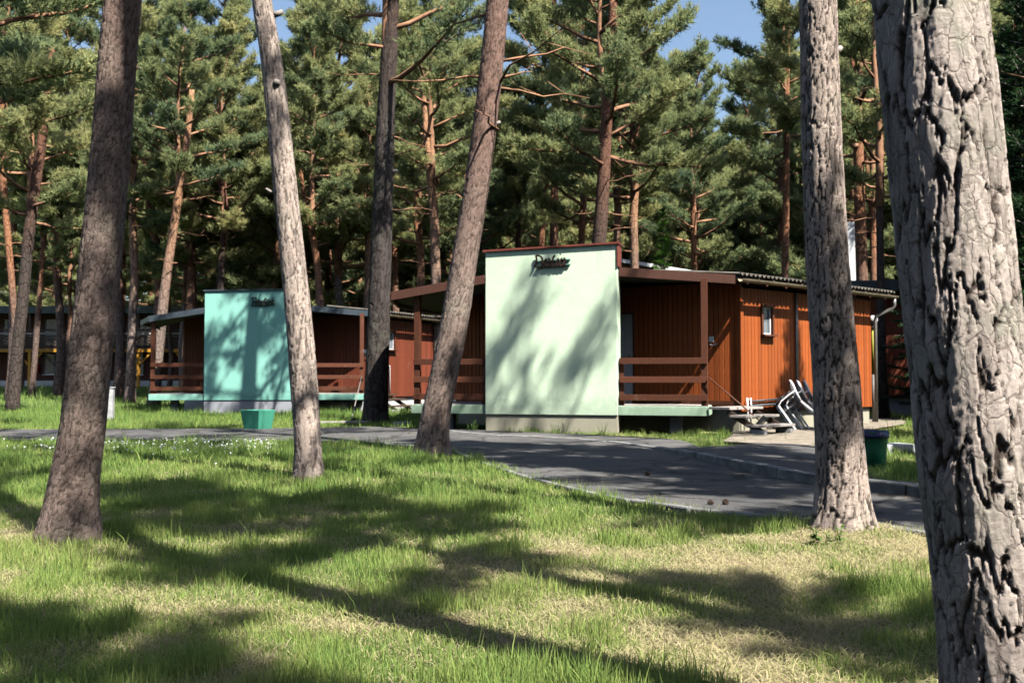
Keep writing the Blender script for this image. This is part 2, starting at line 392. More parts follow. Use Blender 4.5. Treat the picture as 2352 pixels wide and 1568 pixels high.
def asphalt_mat():
    m, t, p = newmat('old_asphalt')
    geo = N(t, 'ShaderNodeNewGeometry'); P = geo.outputs['Position']
    a = noise(t, 0.8, 6, vec=P, rough=0.65); b = noise(t, 60, 4, vec=P, rough=0.8)
    c = ramp(t, [(0.3, (0.065, 0.064, 0.065)), (0.7, (0.125, 0.12, 0.115))], a).outputs[0]
    sand = noise(t, 1.7, 6, vec=P, rough=0.7)
    sr = ramp(t, [(0.52, (0, 0, 0)), (0.75, (0.55, 0.55, 0.55))], sand)
    c = mix(t, c, (0.21, 0.185, 0.15), sr.outputs[0])
    gr = ramp(t, [(0.35, (0.55, 0.55, 0.55)), (0.65, (1.25, 1.25, 1.25))], b).outputs[0]
    c = mix(t, c, gr, 0.7, 'MULTIPLY')
    vo = N(t, 'ShaderNodeTexVoronoi', feature='DISTANCE_TO_EDGE'); vo.inputs['Scale'].default_value = 0.55
    wn = N(t, 'ShaderNodeTexNoise'); wn.inputs['Scale'].default_value = 1.6; wn.inputs['Detail'].default_value = 6
    t.links.new(P, wn.inputs['Vector'])
    va = N(t, 'ShaderNodeVectorMath', operation='ADD'); t.links.new(P, va.inputs[0]); t.links.new(wn.outputs[1], va.inputs[1])
    t.links.new(va.outputs[0], vo.inputs['Vector'])
    cr = ramp(t, [(0.0, (0.2, 0.2, 0.2)), (0.03, (1, 1, 1))], vo.outputs['Distance'])
    c = mix(t, c, cr.outputs[0], 0.9, 'MULTIPLY')
    t.links.new(c, p.inputs['Base Color']); p.inputs['Roughness'].default_value = 0.92
    p.inputs['Specular IOR Level'].default_value = 0.25
    ad = N(t, 'ShaderNodeMath', operation='MULTIPLY_ADD'); t.links.new(cr.outputs[0], ad.inputs[0]); ad.inputs[1].default_value = 0.8; t.links.new(b, ad.inputs[2])
    bump(t, p, ad.outputs[0], 0.8, 0.015)
    return m
M['asphalt'] = asphalt_mat()
M['sand'] = plain('trodden_sand', (0.23, 0.195, 0.15), 1.0, var=0.45, scale=4, bs=0.6, bscale=25)
# ------------------------------------------------------------------ plan of the place
near_px = [(-900, 1012), (-300, 1012), (0, 1011), (300, 1010), (650, 1013), (850, 1017), (960, 1024), (1045, 1036), (1160, 1077), (1290, 1113), (1420, 1142), (1560, 1163), (1700, 1179), (1935, 1197), (2120, 1222), (2400, 1262), (2800, 1325)]
far_px = [(-900, 986), (-300, 986), (0, 986), (300, 985), (650, 983), (870, 980), (960, 984), (1060, 993), (1130, 1000), (1330, 1009), (1500, 1031), (1600, 1053), (1700, 1080), (1870, 1114), (1990, 1128), (2115, 1144), (2400, 1180), (2800, 1235)]
def resample(pts, n):
    pts = [v2(p) for p in pts]; d = [0]
    for a, b in zip(pts, pts[1:]): d.append(d[-1] + (b - a).length)
    out = []
    for k in range(n):
        s = d[-1] * k / (n - 1); i = 0
        while i < len(d) - 2 and d[i + 1] < s: i += 1
        u = (s - d[i]) / max(1e-6, d[i + 1] - d[i])
        # Catmull-Rom through the points
        p0, p1, p2, p3 = pts[max(i - 1, 0)], pts[i], pts[i + 1], pts[min(i + 2, len(pts) - 1)]
        out.append(p1 * 1.0 if u == 0 else 0.5 * ((2 * p1) + (p2 - p0) * u + (2 * p0 - 5 * p1 + 4 * p2 - p3) * u * u + (3 * p1 - p0 - 3 * p2 + p3) * u ** 3))
    return out
near_w = resample([onz(*p) for p in near_px], 160)
far_w = resample([onz(*p) for p in far_px], 160)
walk_px_far = [(1000, 982), (1060, 985), (1116, 989), (1420, 1002), (1560, 1012), (1625, 1034), (1690, 1024), (1780, 1018), (1880, 1022), (1900, 1062), (1990, 1096), (2115, 1110), (2400, 1130), (2800, 1165)]
walk_far = resample([onz(*p) for p in walk_px_far], 110)
walk_near = resample([onz(*p) for p in far_px[6:]], 110)
def inpoly(x, y, poly):
    x = np.asarray(x); y = np.asarray(y); r = np.zeros(x.shape, bool); n = len(poly)
    for i in range(n):
        x1, y1 = poly[i][0], poly[i][1]; x2, y2 = poly[(i + 1) % n][0], poly[(i + 1) % n][1]
        if y1 == y2: continue
        c = ((y1 > y) != (y2 > y)) & (x < (x2 - x1) * (y - y1) / (y2 - y1) + x1); r ^= c
    return r
road_poly = [(p.x, p.y) for p in near_w] + [(p.x, p.y) for p in far_w[::-1]]
walk_poly = [(p.x, p.y) for p in walk_near] + [(p.x, p.y) for p in walk_far[::-1]]
sand_poly = [(p.x, p.y) for p in (onz(1660, 1018), onz(1900, 1030), onz(1990, 990), onz(2080, 975), onz(2080, 962), onz(1990, 958), onz(1880, 985), onz(1790, 968), onz(1700, 985))]

G0 = onz(1150, 1160); G1 = onz(1330, 1183); G2 = onz(1520, 1208); G3 = onz(1700, 1222)
def seg_d(x, y, a, b):
    ax, ay, bx, by = a.x, a.y, b.x, b.y; dx, dy = bx - ax, by - ay
    t = np.clip(((x - ax) * dx + (y - ay) * dy) / (dx * dx + dy * dy), 0, 1)
    return np.hypot(x - ax - t * dx, y - ay - t * dy)
def lushf(x, y):
    l = 0.85 * fbm(x * 0.8 + 3.1, y * 0.8 + 8.2, 3) - 0.07 + 0.95 * (fbm(x * 3.0 + 1, y * 3.0, 3) - 0.5)
    l = l + 0.12 * sstep(0.4, -2.0, x) * sstep(2, 5, y)
    l = l + 0.06
    l = l + 0.30 * sstep(24, 28, y) + 0.22 * sstep(8.0, 9.5, y)
    return np.clip(l, 0, 1)
def gz(x, y):
    x = np.asarray(x, float); y = np.asarray(y, float)
    z = 0.50 * sstep(36, 60, y) + 0.5 * sstep(62, 130, y)
    z = z - 0.035 + 0.055 * (fbm(x * 1.3 + 40, y * 1.3, 3) - 0.5)
    for a, b in ((G0, G1), (G1, G2), (G2, G3)):
        z = z - 0.05 * np.exp(-(seg_d(x, y, a, b) / 0.07) ** 2)
    z = z + 0.06 * np.exp(-((x - 2.45) ** 2 + (y - 7.3) ** 2) / 0.35) + 0.05 * np.exp(-((x + 3.1) ** 2 + (y - 7.0) ** 2) / 0.3)
    z = np.where(inpoly(x, y, road_poly) | inpoly(x, y, walk_poly), np.minimum(z, -0.03), z)
    return z
# ground sheet, fine near the camera
def axis(stops):
    out = []
    for (a, b, st) in stops:
        n = max(1, int(round((b - a) / st))); out += [a + (b - a) * i / n for i in range(n)]
    return np.array(out + [stops[-1][1]])
xs = axis([(-600, -100, 60), (-100, -20, 8), (-20, -7, 0.6), (-7, 7, 0.1), (7, 20, 0.6), (20, 100, 8), (100, 600, 60)])
ys = axis([(-200, -20, 30), (-20, 1, 1.5), (1, 13, 0.1), (13, 26, 0.3), (26, 70, 1.5), (70, 150, 8), (150, 900, 90)])
gx, gy = np.meshgrid(xs, ys); gxr, gyr = gx.ravel(), gy.ravel(); gzr = gz(gxr, gyr)
nx, ny = len(xs), len(ys)
ii = (np.arange(ny - 1)[:, None] * nx + np.arange(nx - 1)[None, :]).ravel()
gfaces = np.stack([ii, ii + 1, ii + nx + 1, ii + nx], 1)
tag(link('ground', mesh_np('ground', np.stack([gxr, gyr, gzr], 1), gfaces, {'lush': lushf(gxr, gyr)}, True), None, M['ground']), kind='structure')

def strip(name, la, lb, za, zb, mat, rows=5, rough=0.0):
    vs, fs = [], []; n = len(la)
    for i in range(n):
        for j in range(rows + 1):
            u = j / rows; p = la[i].lerp(lb[i], u)
            z = za(i) * (1 - u) + zb(i) * u + (rough * (float(fbm(np.array(p.x * 0.9), np.array(p.y * 0.9))) - 0.5) if 0 < j < rows else 0)
            vs.append((p.x, p.y, z))
    for i in range(n - 1):
        for j in range(rows):
            a = i * (rows + 1) + j; fs.append((a, a + rows + 1, a + rows + 2, a + 1))
    me = mesh_np(name, np.array(vs), np.array(fs), None, True)
    return tag(link(name, me, None, mat), kind='structure')
strip('road', near_w, far_w, lambda i: 0.006, lambda i: 0.006, M['asphalt'], 8, 0.03)
NW = len(walk_near)
def kerb_h(p):
    return 0.015 + 0.095 * float(sstep(17.5, 11.5, np.array(p.y)))
strip('footpath', walk_near, walk_far, lambda i: kerb_h(walk_near[i]) - 0.006, lambda i: 0.012, M['asphalt'], 8, 0.02)
mb = MB()
sp_ = [Vector((x, y, 0)) for x, y in sand_poly]
mb.add([(p.x, p.y, 0.022) for p in sp_], [list(range(len(sp_)))[::-1]])
bm_o = mb.build('dirt_patch', M['sand']); tag(bm_o, kind='structure')

def stones(name, line, label, wd, ztop, zbot, length, i0, i1, side, jit):
    """row of single kerb stones along a line"""
    root = empty(name, (line[i0].x, line[i0].y, 0), label, 'kerb')
    acc = 0; a = line[i0]; rnd = random.Random(5); i = i0 + 1
    while i < i1:
        if (line[i] - a).length >= length * rnd.uniform(0.9, 1.1):
            b = line[i]; d = (b - a).normalized(); n = Vector((-d.y, d.x, 0)) * side
            zt = ztop((a + b) / 2) + rnd.uniform(-jit, jit)
            mb = MB(); g = 0.012
            mb.obox((a + b) / 2 + n * (wd / 2 + rnd.uniform(-jit, jit)) + Vector((0, 0, (zt + zbot) / 2)), (b - a) / 2 - d * g / 2, n * wd / 2, Vector((0, 0, (zt - zbot) / 2)))
            mb.build('kerb_stone', M['kerb'], root, root.location, bevel=0.018)
            a = b
        i += 1
fine_far = resample([onz(*p) for p in far_px[6:]], 1400)
fine_near = resample([onz(*p) for p in near_px[5:]], 1400)
stones('kerb', fine_far, 'raised grey stone kerb along the far side of the asphalt road', 0.14, lambda p: kerb_h(p) + 0.004, -0.08, 0.95, 60, 1300, 1, 0.007)
stones('edging', fine_near, 'flush pale concrete edging along the grass side of the asphalt road', 0.075, lambda p: 0.016, -0.08, 0.75, 40, 1300, -1, 0.005)

# ------------------------------------------------------------------ cabins
def unitbox(name, wd, dp, ht):
    return MB().obox((0, 0, ht / 2), (wd / 2, 0, 0), (0, dp / 2, 0), (0, 0, ht / 2)).mesh(name)
def plank_wall(root, a, b, z0, z1, n, mat, pw=0.11, backing=None, holes=(), name='wall', label=None):
    """a backing board wall with single upright planks; a, b plan points; n outward normal; holes: (s0,s1,z0,z1) along the wall"""
    O = root.location
    a, b = v2(a), v2(b); d = (b - a); L = d.length; d.normalize(); n = v2(n).normalized()
    back = MB()
    cuts = sorted(holes)
    s = 0
    for (h0, h1, hz0, hz1) in list(cuts) + [(L, L, 0, 0)]:
        if h0 > s:
            back.obox(a + d * ((s + h0) / 2) - n * 0.06 + Vector((0, 0, (z0 + z1) / 2)), d * ((h0 - s) / 2), n * 0.06, Vector((0, 0, (z1 - z0) / 2)))
        if h1 > h0:
            for (q0, q1) in ((z0, hz0), (hz1, z1)):
                if q1 - q0 > 0.01: back.obox(a + d * ((h0 + h1) / 2) - n * 0.06 + Vector((0, 0, (q0 + q1) / 2)), d * ((h1 - h0) / 2), n * 0.06, Vector((0, 0, (q1 - q0) / 2)))
        s = h1
    wo = back.build(name, backing or M['plankdark'], root, O)
    if label: wo['label'] = label
    ang = math.atan2(d.y, d.x)
    cnt = max(1, int(round(L / pw))); w1 = L / cnt
    cache = {}
    rnd = random.Random(int(abs(a.x * 131 + a.y * 17) * 10))
    for i in range(cnt):
        sc = (i + 0.5) * w1
        spans = [(z0 - 0.02, z1)]
        for (h0, h1, hz0, hz1) in holes:
            if h0 - w1 * 0.3 < sc < h1 + w1 * 0.3: spans = [(z0 - 0.02, hz0), (hz1, z1)]
        for (q0, q1) in spans:
            if q1 - q0 < 0.03: continue
            key = round(q1 - q0, 3)
            if key not in cache:
                mbp = MB(); hw = w1 / 2 - 0.004; c = 0.006
                pr = [(-hw, 0), (hw, 0), (hw, -0.012), (hw - c, -0.02), (-hw + c, -0.02), (-hw, -0.012)]
                mbp.prism(pr, 0, q1 - q0); me = mbp.mesh('plank'); me.materials.append(mat); cache[key] = me
            o = bpy.data.objects.new('plank', cache[key]); col.objects.link(o); o.parent = wo
            p = a + d * sc + n * (0.001 + rnd.uniform(0, 0.004))
            o.location = (p.x - O.x, p.y - O.y, q0 - O.z)
            # local -y faces outward
            o.rotation_euler = (0, 0, ang if (Vector((d.y, -d.x, 0))).dot(n) > 0 else ang + math.pi)
    return wo
def letter_strokes(root, strokes_by_letter, tf, width, depth, off, pl, n, mat, barsl, barmat, rounds=()):
    O = root.location
    for name, strokes in strokes_by_letter:
        mb = MB()
        for st in strokes:
            pts = [tf(q) + n * off for q in st]
            # smooth the polyline
            sm = []
            for i in range(len(pts) - 1):
                p0, p1, p2, p3 = pts[max(i - 1, 0)], pts[i], pts[i + 1], pts[min(i + 2, len(pts) - 1)]
                for k in range(4):
                    u = k / 4; sm.append(0.5 * ((2 * p1) + (p2 - p0) * u + (2 * p0 - 5 * p1 + 4 * p2 - p3) * u * u + (3 * p1 - p0 - 3 * p2 + p3) * u ** 3))
            sm.append(pts[-1])
            if len(st) == 1: sm = [pts[0] - Vector((width * .5, 0, 0)), pts[0] + Vector((width * .5, 0, 0))]
            m = len(sm); ring = []
            for i in range(m):
                t = (sm[min(i + 1, m - 1)] - sm[max(i - 1, 0)]).normalized(); sd = t.cross(n).normalized() * width / 2
                ring.append([sm[i] - sd - n * depth / 2, sm[i] + sd - n * depth / 2, sm[i] + sd + n * depth / 2, sm[i] - sd + n * depth / 2])
            vs = [v for r in ring for v in r]; fs = [[0, 1, 2, 3][::-1], [4 * (m - 1) + k for k in range(4)]]
            for i in range(m - 1):
                for k in range(4): fs.append([4 * i + k, 4 * i + (k + 1) % 4, 4 * i + 4 + (k + 1) % 4, 4 * i + 4 + k])
            mb.add(vs, fs)
        mb.build('letter', mat, root, O)
    for (qa, qb) in barsl:
        MB().bar(tf(qa) + n * (off - depth / 2 - 0.016), tf(qb) + n * (off - depth / 2 - 0.016), 0.02, 0.05, n).build('mounting_bar', barmat, root, O)

DALIA = [('D', [[(280, 830), (350, 780), (400, 650), (415, 400), (375, 295)], [(375, 295), (500, 290), (620, 335), (690, 450), (700, 650), (670, 780), (600, 830), (480, 830), (430, 800)]]),
    ('a', [[(920, 450), (850, 480), (800, 600), (800, 720), (860, 790), (950, 740), (1010, 600)], [(980, 430), (1040, 470), (1020, 620), (1000, 740), (1070, 770)]]),
    ('l', [[(1300, 260), (1210, 400), (1180, 600), (1160, 740), (1210, 800), (1270, 740)]]),
    ('i', [[(1480, 420), (1400, 520), (1370, 680), (1390, 760), (1470, 730)], [(1530, 220), (1580, 220)]]),
    ('a', [[(1650, 420), (1590, 470), (1530, 600), (1540, 720), (1600, 760), (1680, 680)], [(1720, 390), (1780, 480), (1740, 600), (1730, 720), (1830, 700)]])]
DBARS = [((450, 560), (2010, 450)), ((440, 800), (2010, 690))]
FRUTEK = [('F', [[(345, 850), (430, 750), (462, 600), (452, 320)], [(390, 400), (440, 312), (560, 300), (690, 320), (640, 420)], [(470, 595), (580, 540)]]),
    ('r', [[(660, 820), (680, 640), (690, 540)], [(690, 600), (760, 480), (850, 395)]]),
    ('u', [[(930, 460), (860, 620), (870, 760), (940, 790), (1020, 690), (1050, 600), (1060, 460)]]),
    ('t', [[(1280, 310), (1180, 520), (1140, 720), (1180, 790), (1250, 730)], [(1140, 545), (1250, 450), (1370, 400)]]),
    ('e', [[(1380, 600), (1540, 540), (1530, 450), (1430, 440), (1330, 590), (1330, 720), (1420, 790), (1545, 720)]]),
    ('k', [[(1790, 260), (1700, 440), (1640, 740)], [(1890, 480), (1790, 510), (1690, 610)], [(1700, 610), (1790, 690), (1830, 745), (1890, 715)]])]
FBARS = [((470, 560), (1620, 520)), ((400, 790), (1700, 745))]

def window(root, s, a, d, n, zc, wd, ht, namecat='window', curtain='curtain', fm='whiteplastic', prot=0.03):
    """small casement set in the wall; parts frame, pane, curtain, sill"""
    O = root.location; c = v2(a) + v2(d) * s + Vector((0, 0, zc)); d = v2(d).normalized(); n = v2(n).normalized(); up = Vector((0, 0, 1))
    cas = MB()
    for sx in (-1, 1): cas.obox(c + d * sx * (wd / 2 + 0.03) + n * prot, d * 0.03, n * 0.045, up * (ht / 2 + 0.06))
    cas.obox(c + up * (ht / 2 + 0.03) + n * prot, d * (wd / 2), n * 0.045, up * 0.03)
    wo = cas.build('window', M['timber'] if fm == 'whiteplastic' else M[fm], root, O)
    fr = MB(); t = 0.035
    for sx in (-1, 1): fr.obox(c + d * sx * (wd / 2 - t / 2) - n * 0.012, d * t / 2, n * 0.02, up * ht / 2)
    for sz in (-1, 1): fr.obox(c + up * sz * (ht / 2 - t / 2) - n * 0.012, d * (wd / 2 - t), n * 0.02, up * t / 2)
    fr.build('frame', M['whiteplastic'], wo, O)
    MB().obox(c - n * 0.014, d * (wd / 2 - t), n * 0.004, up * (ht / 2 - t)).build('pane', M['glass'], wo, O)
    # gathered curtain
    k = 24; vs = []; fs = []
    for i in range(k + 1):
        q = c + d * (wd * (i / k - 0.5)) - n * (0.05 + 0.012 * math.sin(i * 1.9))
        vs += [q - up * ht / 2, q + up * ht / 2]
    for i in range(k): fs.append([2 * i, 2 * i + 2, 2 * i + 3, 2 * i + 1])
    MB().add(vs, fs).build('curtain', M[curtain], wo, O)
    MB().obox(c - up * (ht / 2 + 0.02) + n * (prot + 0.035), d * (wd / 2 + 0.07), n * 0.09, up * 0.018).build('sill', M['timber'] if fm == 'whiteplastic' else M['whiteplastic'], wo, O)
    return wo

def cabin(name, label, S):
    PL, PRt, A, B, P, Q, T = (v2(S[k]) for k in ('PL', 'PR', 'A', 'B', 'P', 'Q', 'T'))
    zo = S.get('zo', 0.0); zd = 0.54 + zo
    root = empty(name, (PL.x, PL.y, zo), label, 'cabin'); O = root.location
    ud = (B - A).normalized(); nf = Vector((ud.y, -ud.x, 0))          # outward front normal
    up = Vector((0, 0, 1)); th = 0.42
    # --- the tall rendered panel, thick as a chimney breast
    a, b = PL + nf * 0.06, PRt + nf * 0.06
    MB().prism([a, b, b - nf * th, a - nf * th], 0.345 + zo, [3.78 + zo, 3.86 + zo, 3.86 + zo, 3.78 + zo]).build('sign_wall', S['panel'], root, O, bevel=0.012)
    MB().prism([a - nf * 0.03, b - nf * 0.03, b - nf * (th - .03), a - nf * (th - .03)], -0.15, 0.347 + zo).build('plinth', S['plinth'], root, O, bevel=0.01)
    cm = MB(); e = 0.05
    cm.prism([a - ud * e + nf * e, b + ud * e + nf * e, b + ud * e - nf * (th + e), a - ud * e - nf * (th + e)], [3.782 + zo, 3.862 + zo, 3.862 + zo, 3.782 + zo], [3.82 + zo, 3.90 + zo, 3.90 + zo, 3.82 + zo])
    cm.prism([b + ud * 0.004 + nf * 0.03, b + ud * 0.03 + nf * 0.03, b + ud * 0.03 - nf * th, b + ud * 0.004 - nf * th], 3.40 + zo, 3.859 + zo)
    cm.build('coping', S['coping'], root, O)
    # --- deck
    kk = (P - B).dot(Vector((0.0, 0, 0)))
    n1 = v2(S['n1']); d1 = v2(S['d1'])
    k = (P - B).dot(n1) / (-nf).dot(n1); W1 = B - nf * k
    kA = (P - A).dot(n1) / (-nf).dot(n1); W0 = A - nf * min(kA, S.get('deckdepth', 2.6)); W2 = P - d1 * 3.3
    MB().prism([A, B, W1, W2, W0], zd - 0.19, zd).build('deck', S['fascia_deck'], root, O, bevel=0.008)
    MB().prism([A + ud * .03 - nf * .03, B - ud * .03 - nf * .03, W1 - ud * .03, W2, W0 + ud * .03], zd + 0.002, zd + 0.012).build('deck_surface', M['deck'], root, O)
    for q in (A + ud * 0.7 - nf * 0.5, B - ud * 0.7 - nf * 0.6): MB().obox(q + up * 0.1, ud * 0.12, nf * 0.12, up * (0.25 + zo)).build('deck_support', M['plinthgrey'], root, O)
    # --- walls
    n2 = v2(S['n2']); d2 = v2(S['d2'])
    LT = (T - P).length
    door_s = S['door_s']
    plank_wall(root, P, T, zd - 0.02, 3.13 + zo, n1, S['wallmat'], S.get('pw1', 0.115), holes=[(door_s, door_s + 0.86, zd, zd + 2.02)])
    ws, wz = S['win_s'], S['win_z']
    plank_wall(root, P, Q, 0.44 + zo, 3.0 + zo, n2, S['wallmat2'], 0.12, holes=[(ws - 0.17, ws + 0.17, wz - 0.29, wz + 0.29)])
    window(root, ws, P, d2, n2, wz, 0.34, 0.58, prot=0.02)
    cb = MB(); cb.obox(P + n1 * 0.03 + n2 * 0.03 + up * (1.72 + zo), d2 * 0.05, n2 * 0.035, up * 1.28); cb.build('corner_board', S['wallmat2'], root, O)
    Rr = Q + (T - P); back = MB()
    for (q0, q1) in ((Q, Rr), (T, Rr)):
        dd = (q1 - q0).normalized(); nn = Vector((dd.y, -dd.x, 0)) * (1 if (q1 is Rr and q0 is Q) else -1)
        back.obox((q0 + q1) / 2 + up * (1.72 + zo), dd * ((q1 - q0).length / 2 - 0.01), nn * 0.06, up * 1.28)
    back.build('rear_wall', S['wallmat2'], root, O)
    ins = 0.06
    MB().prism([P - n2 * ins - n1 * ins, Q - n2 * ins, Rr, T - n1 * ins], -0.15, 0.45 + zo).build('foundation', S['found'], root, O)
    MB().prism([P - n2 * .15 - n1 * .15, Q - n2 * .15, Rr, T - n1 * .15], 0.46 + zo, 0.53 + zo).build('floor', M['deck'], root, O)
    # --- porch door, set in the long wall
    dc = P - d1 * (door_s + 0.43)
    do = MB().obox(dc - n1 * 0.03 + up * (zd + 1.0), d1 * 0.42, n1 * 0.025, up * 0.995).build('door', M['doorwhite'], root, O, bevel=0.006)
    hb = MB(); hp = dc - d1 * (-0.34) + n1 * 0.0 + up * (zd + 1.02)
    hb.bar(hp - up * 0.08, hp + up * 0.08, 0.03, 0.012, n1); hb.tube([hp, hp + n1 * 0.05, hp + n1 * 0.05 - d1 * 0.11], 0.009, 6); hb.build('handle', M['gutter'], do, O)
    # --- plank door with handle next to the corner
    ld = MB(); q = P - d1 * 0.62 + n1 * 0.03 + up * (1.93 + zo)
    lb = ld.obox(q, d1 * 0.055, n1 * 0.02, up * 0.06).build('lock_box', M['whiteplastic'], root, O, bevel=0.008)
    MB().tube([q - up * 0.12, q - up * 0.12 + n1 * 0.06, q - up * 0.13 + n1 * 0.07 + d1 * 0.07, q - up * 0.10 + n1 * 0.07 + d1 * 0.15], 0.014, 6).build('lever', M['whiteplastic'], lb, O)
    sk = MB(); sk.bar(P - d1 * 0.02 + n1 * 0.035 + up * (zd + 0.05), P - d1 * (door_s) + n1 * 0.035 + up * (zd + 0.05), 0.02, 0.09); sk.build('skirting', M['timber'], root, O)
    # --- railings
    def rail(a, b, pa, pb, lab):
        ro = None
        rb = MB().bar(a + up * (zd + 0.01), a + up * (pa + zo), 0.13, 0.13, ud)
        ro = rb.build('railing', M['timber'], root, O, bevel=0.006); 
        MB().bar(b + up * (zd + 0.01), b + up * (S['postz'] if pb == 'tall' else zd + 0.97), 0.08 if pb != 'tall' else 0.14, 0.1 if pb != 'tall' else 0.14, ud).build('post', M['timber'], ro, O, bevel=0.006)
        dd = (b - a).normalized(); off = nf * 0.092
        for z in (0.92, 0.54, 0.175):
            MB().bar(a - dd * 0.06 + off + up * (zd + z), b + dd * 0.03 + off + up * (zd + z), 0.04, 0.125).build('rail', M['timber'], ro, O, bevel=0.004)
        return ro
    ins2 = -nf * 0.12
    rail(B - ud * 0.08 + ins2, PRt + ud * 0.06 + ins2, 3.13, 'short', '')
    rail(A + ud * 0.10 + ins2, PL - ud * 0.07 + ins2, 2.98, 'short', '')
    # --- roof: two slopes with the ridge behind the panel
    Rf = S['roof']; L1, K, E1, E2, Rb, Kb, Tb, L2 = (Vector(Rf[k]) for k in ('L1', 'K', 'E1', 'E2', 'Rb', 'Kb', 'Tb', 'L2'))
    def slab(pts, t0, t1, nm, mat):
        return MB().prism(pts, [p.z + t0 for p in pts], [p.z + t1 for p in pts]).build(nm, mat, root, O)
    slab([K, E1, E2, Rb, Kb], -0.05, 0.0, 'roof', M['roof'])
    slab([L1, K, Kb, Tb, L2], -0.05, -0.001, 'roof', M['roof'])
    fm = S['fasciamat']
    def fas(p, q, h, t=0.03, lift=0.012):
        d = (q - p); n = Vector((d.y, -d.x, 0)).normalized()
        if n.dot(Vector(((p + q) / 2).xy.to_3d()) - v2((K + Kb) / 2)) < 0: n = -n
        pts = [p + n * .002, q + n * .002, q + n * t, p + n * t]
        MB().prism(pts, [p.z - h, q.z - h, q.z - h, p.z - h], [p.z + lift, q.z + lift, q.z + lift, p.z + lift]).build('fascia', fm, root, O)
    # front fascia broken by the panel
    fr = (PL - ud * 0.02); lam = (fr - L1.xy.to_3d()).dot(ud) / (K - L1).xy.to_3d().dot(ud)
    KL = L1.lerp(K, lam); lam = ((PRt + ud * 0.02) - K.xy.to_3d()).dot(ud) / (E1 - K).xy.to_3d().dot(ud); KR = K.lerp(E1, lam)
    fas(L1, KL, 0.17); fas(KR, E1, 0.17); fas(L2, L1, 0.15)
    fas(Tb, L2, 0.13)
    # corrugated sheet along the right eave
    dv = (E2 - E1); Lc = dv.length; dv.normalize(); inn = (Kb - Rb); inn.normalize(); per = 0.15; nn_ = int(Lc / per * 8)
    vs, fs = [], []
    perp = Vector((-dv.y, dv.x, 0)); perp = perp if perp.dot(K - E1) > 0 else -perp
    for i in range(nn_ + 1):
        s = Lc * i / nn_; zz = 0.028 * math.sin(2 * math.pi * s / per) + 0.045
        vs += [E1 + dv * s - perp * 0.10 + up * (zz - 0.01), E1 + dv * s + perp * 2.2 + up * (zz + 0.24)]
        vs += [E1 + dv * s - perp * 0.10 + up * (zz - 0.018), E1 + dv * s + perp * 2.2 + up * (zz + 0.232)]
    for i in range(nn_):
        b_ = 4 * i; fs += [[b_, b_ + 4, b_ + 5, b_ + 1], [b_ + 2, b_ + 3, b_ + 7, b_ + 6], [b_, b_ + 2, b_ + 6, b_ + 4]]
    MB().add(vs, fs).build('corrugated_sheet', M['corr'], root, O)
    # gutter with brackets and downpipe
    g0, g1 = E1 - perp * 0.13 - up * 0.07, E2 - perp * 0.13 - up * 0.07
    vs, fs = [], []
    for i in range(31):
        c = g0.lerp(g1, i / 30)
        for rr, r0 in ((0.07, 0), (0.062, 1)):
            for k in range(7):
                an = math.pi * k / 6; vs.append(c + perp * math.cos(an) * rr - up * math.sin(an) * rr)
    for i in range(30):
        for k in range(6):
            q0 = i * 14 + k; fs.append([q0, q0 + 1, q0 + 15, q0 + 14]); fs.append([q0 + 7, q0 + 21, q0 + 22, q0 + 8])
    go = MB().add(vs, fs, True).build('gutter', M['gutter'], root, O)
    for i in range(1, 12):
        c = g0.lerp(g1, i / 12); mb = MB(); mb.tube([c + perp * .10 + up * .05, c + perp * .075, c - up * .078, c - perp * .075 - up * 0.0, c - perp * 0.078 + up * 0.02], 0.008, 5); mb.build('bracket', M['gutter'], go, O)
    if S.get('downpipe', True):
        e = g1 - dv * 0.1
        MB().tube([e - up * .06, e - up * 0.22, e - up * .30 + perp * .05, Q + n2 * 0.12 + d2 * 0.05 + up * (2.62 + zo), Q + n2 * 0.10 + d2 * 0.05 + up * (2.5 + zo), Q + n2 * 0.10 + d2 * 0.05 + up * 0.05], 0.042, 10).build('downpipe', M['pipe'], root, O)
    # rafters under the eave
    rf = S.get('rafter_n', 9)
    for i in range(rf):
        c = E1.lerp(E2, (i + 0.6) / rf) - up * 0.10
        MB().bar(c - perp * 0.0, c + perp * 1.0 + up * 0.1, 0.06, 0.1).build('rafter', M['fascia'], root, O)
    return root, dict(P=P, Q=Q, d1=d1, d2=d2, n1=n1, n2=n2, ud=ud, nf=nf, zd=zd, B=B, A=A)

def unit(a): return Vector((a[0], a[1], 0)).normalized()
D2 = unit((0.751, 0.66)); N2 = unit((0.66, -0.751)); D1 = unit((0.839, -0.545)); N1 = unit((-0.545, -0.839))
ED = unit((3.93 + 2.18, 19.95 - 21.57))
P_ = Vector((4.76, 20.75, 0)); Q_ = Vector((8.74, 24.24, 0))
Q_ = P_ + D2 * (Q_ - P_).length
Dspec = dict(PL=(-0.55, 21.138), PR=(2.17, 20.417), A=(-2.18, 21.57), B=(3.93, 19.95), P=P_, Q=Q_, T=P_ - D1 * 7.3,
    d1=D1, d2=D2, n1=N1, n2=N2, door_s=2.48, win_s=0.92, win_z=2.33, postz=3.2, zo=0.0,
    panel=M['mint'], plinth=M['plinth'], coping=M['redmetal'], fascia_deck=M['mintfascia'], wallmat=M['plank'], wallmat2=M['plank'], found=M['plinth'], fasciamat=M['fascia'],
    roof=dict(L1=(-2.62, 21.62, 2.97), K=(0.8, 20.74, 3.50), E1=(4.53, 20.15, 3.19), E2=(9.28, 24.3, 3.17), Rb=(2.2, 31.7, 3.12), Kb=(0.1, 30.0, 3.6), Tb=(-2.0, 28.2, 3.0), L2=(-2.78, 24.4, 2.97)))
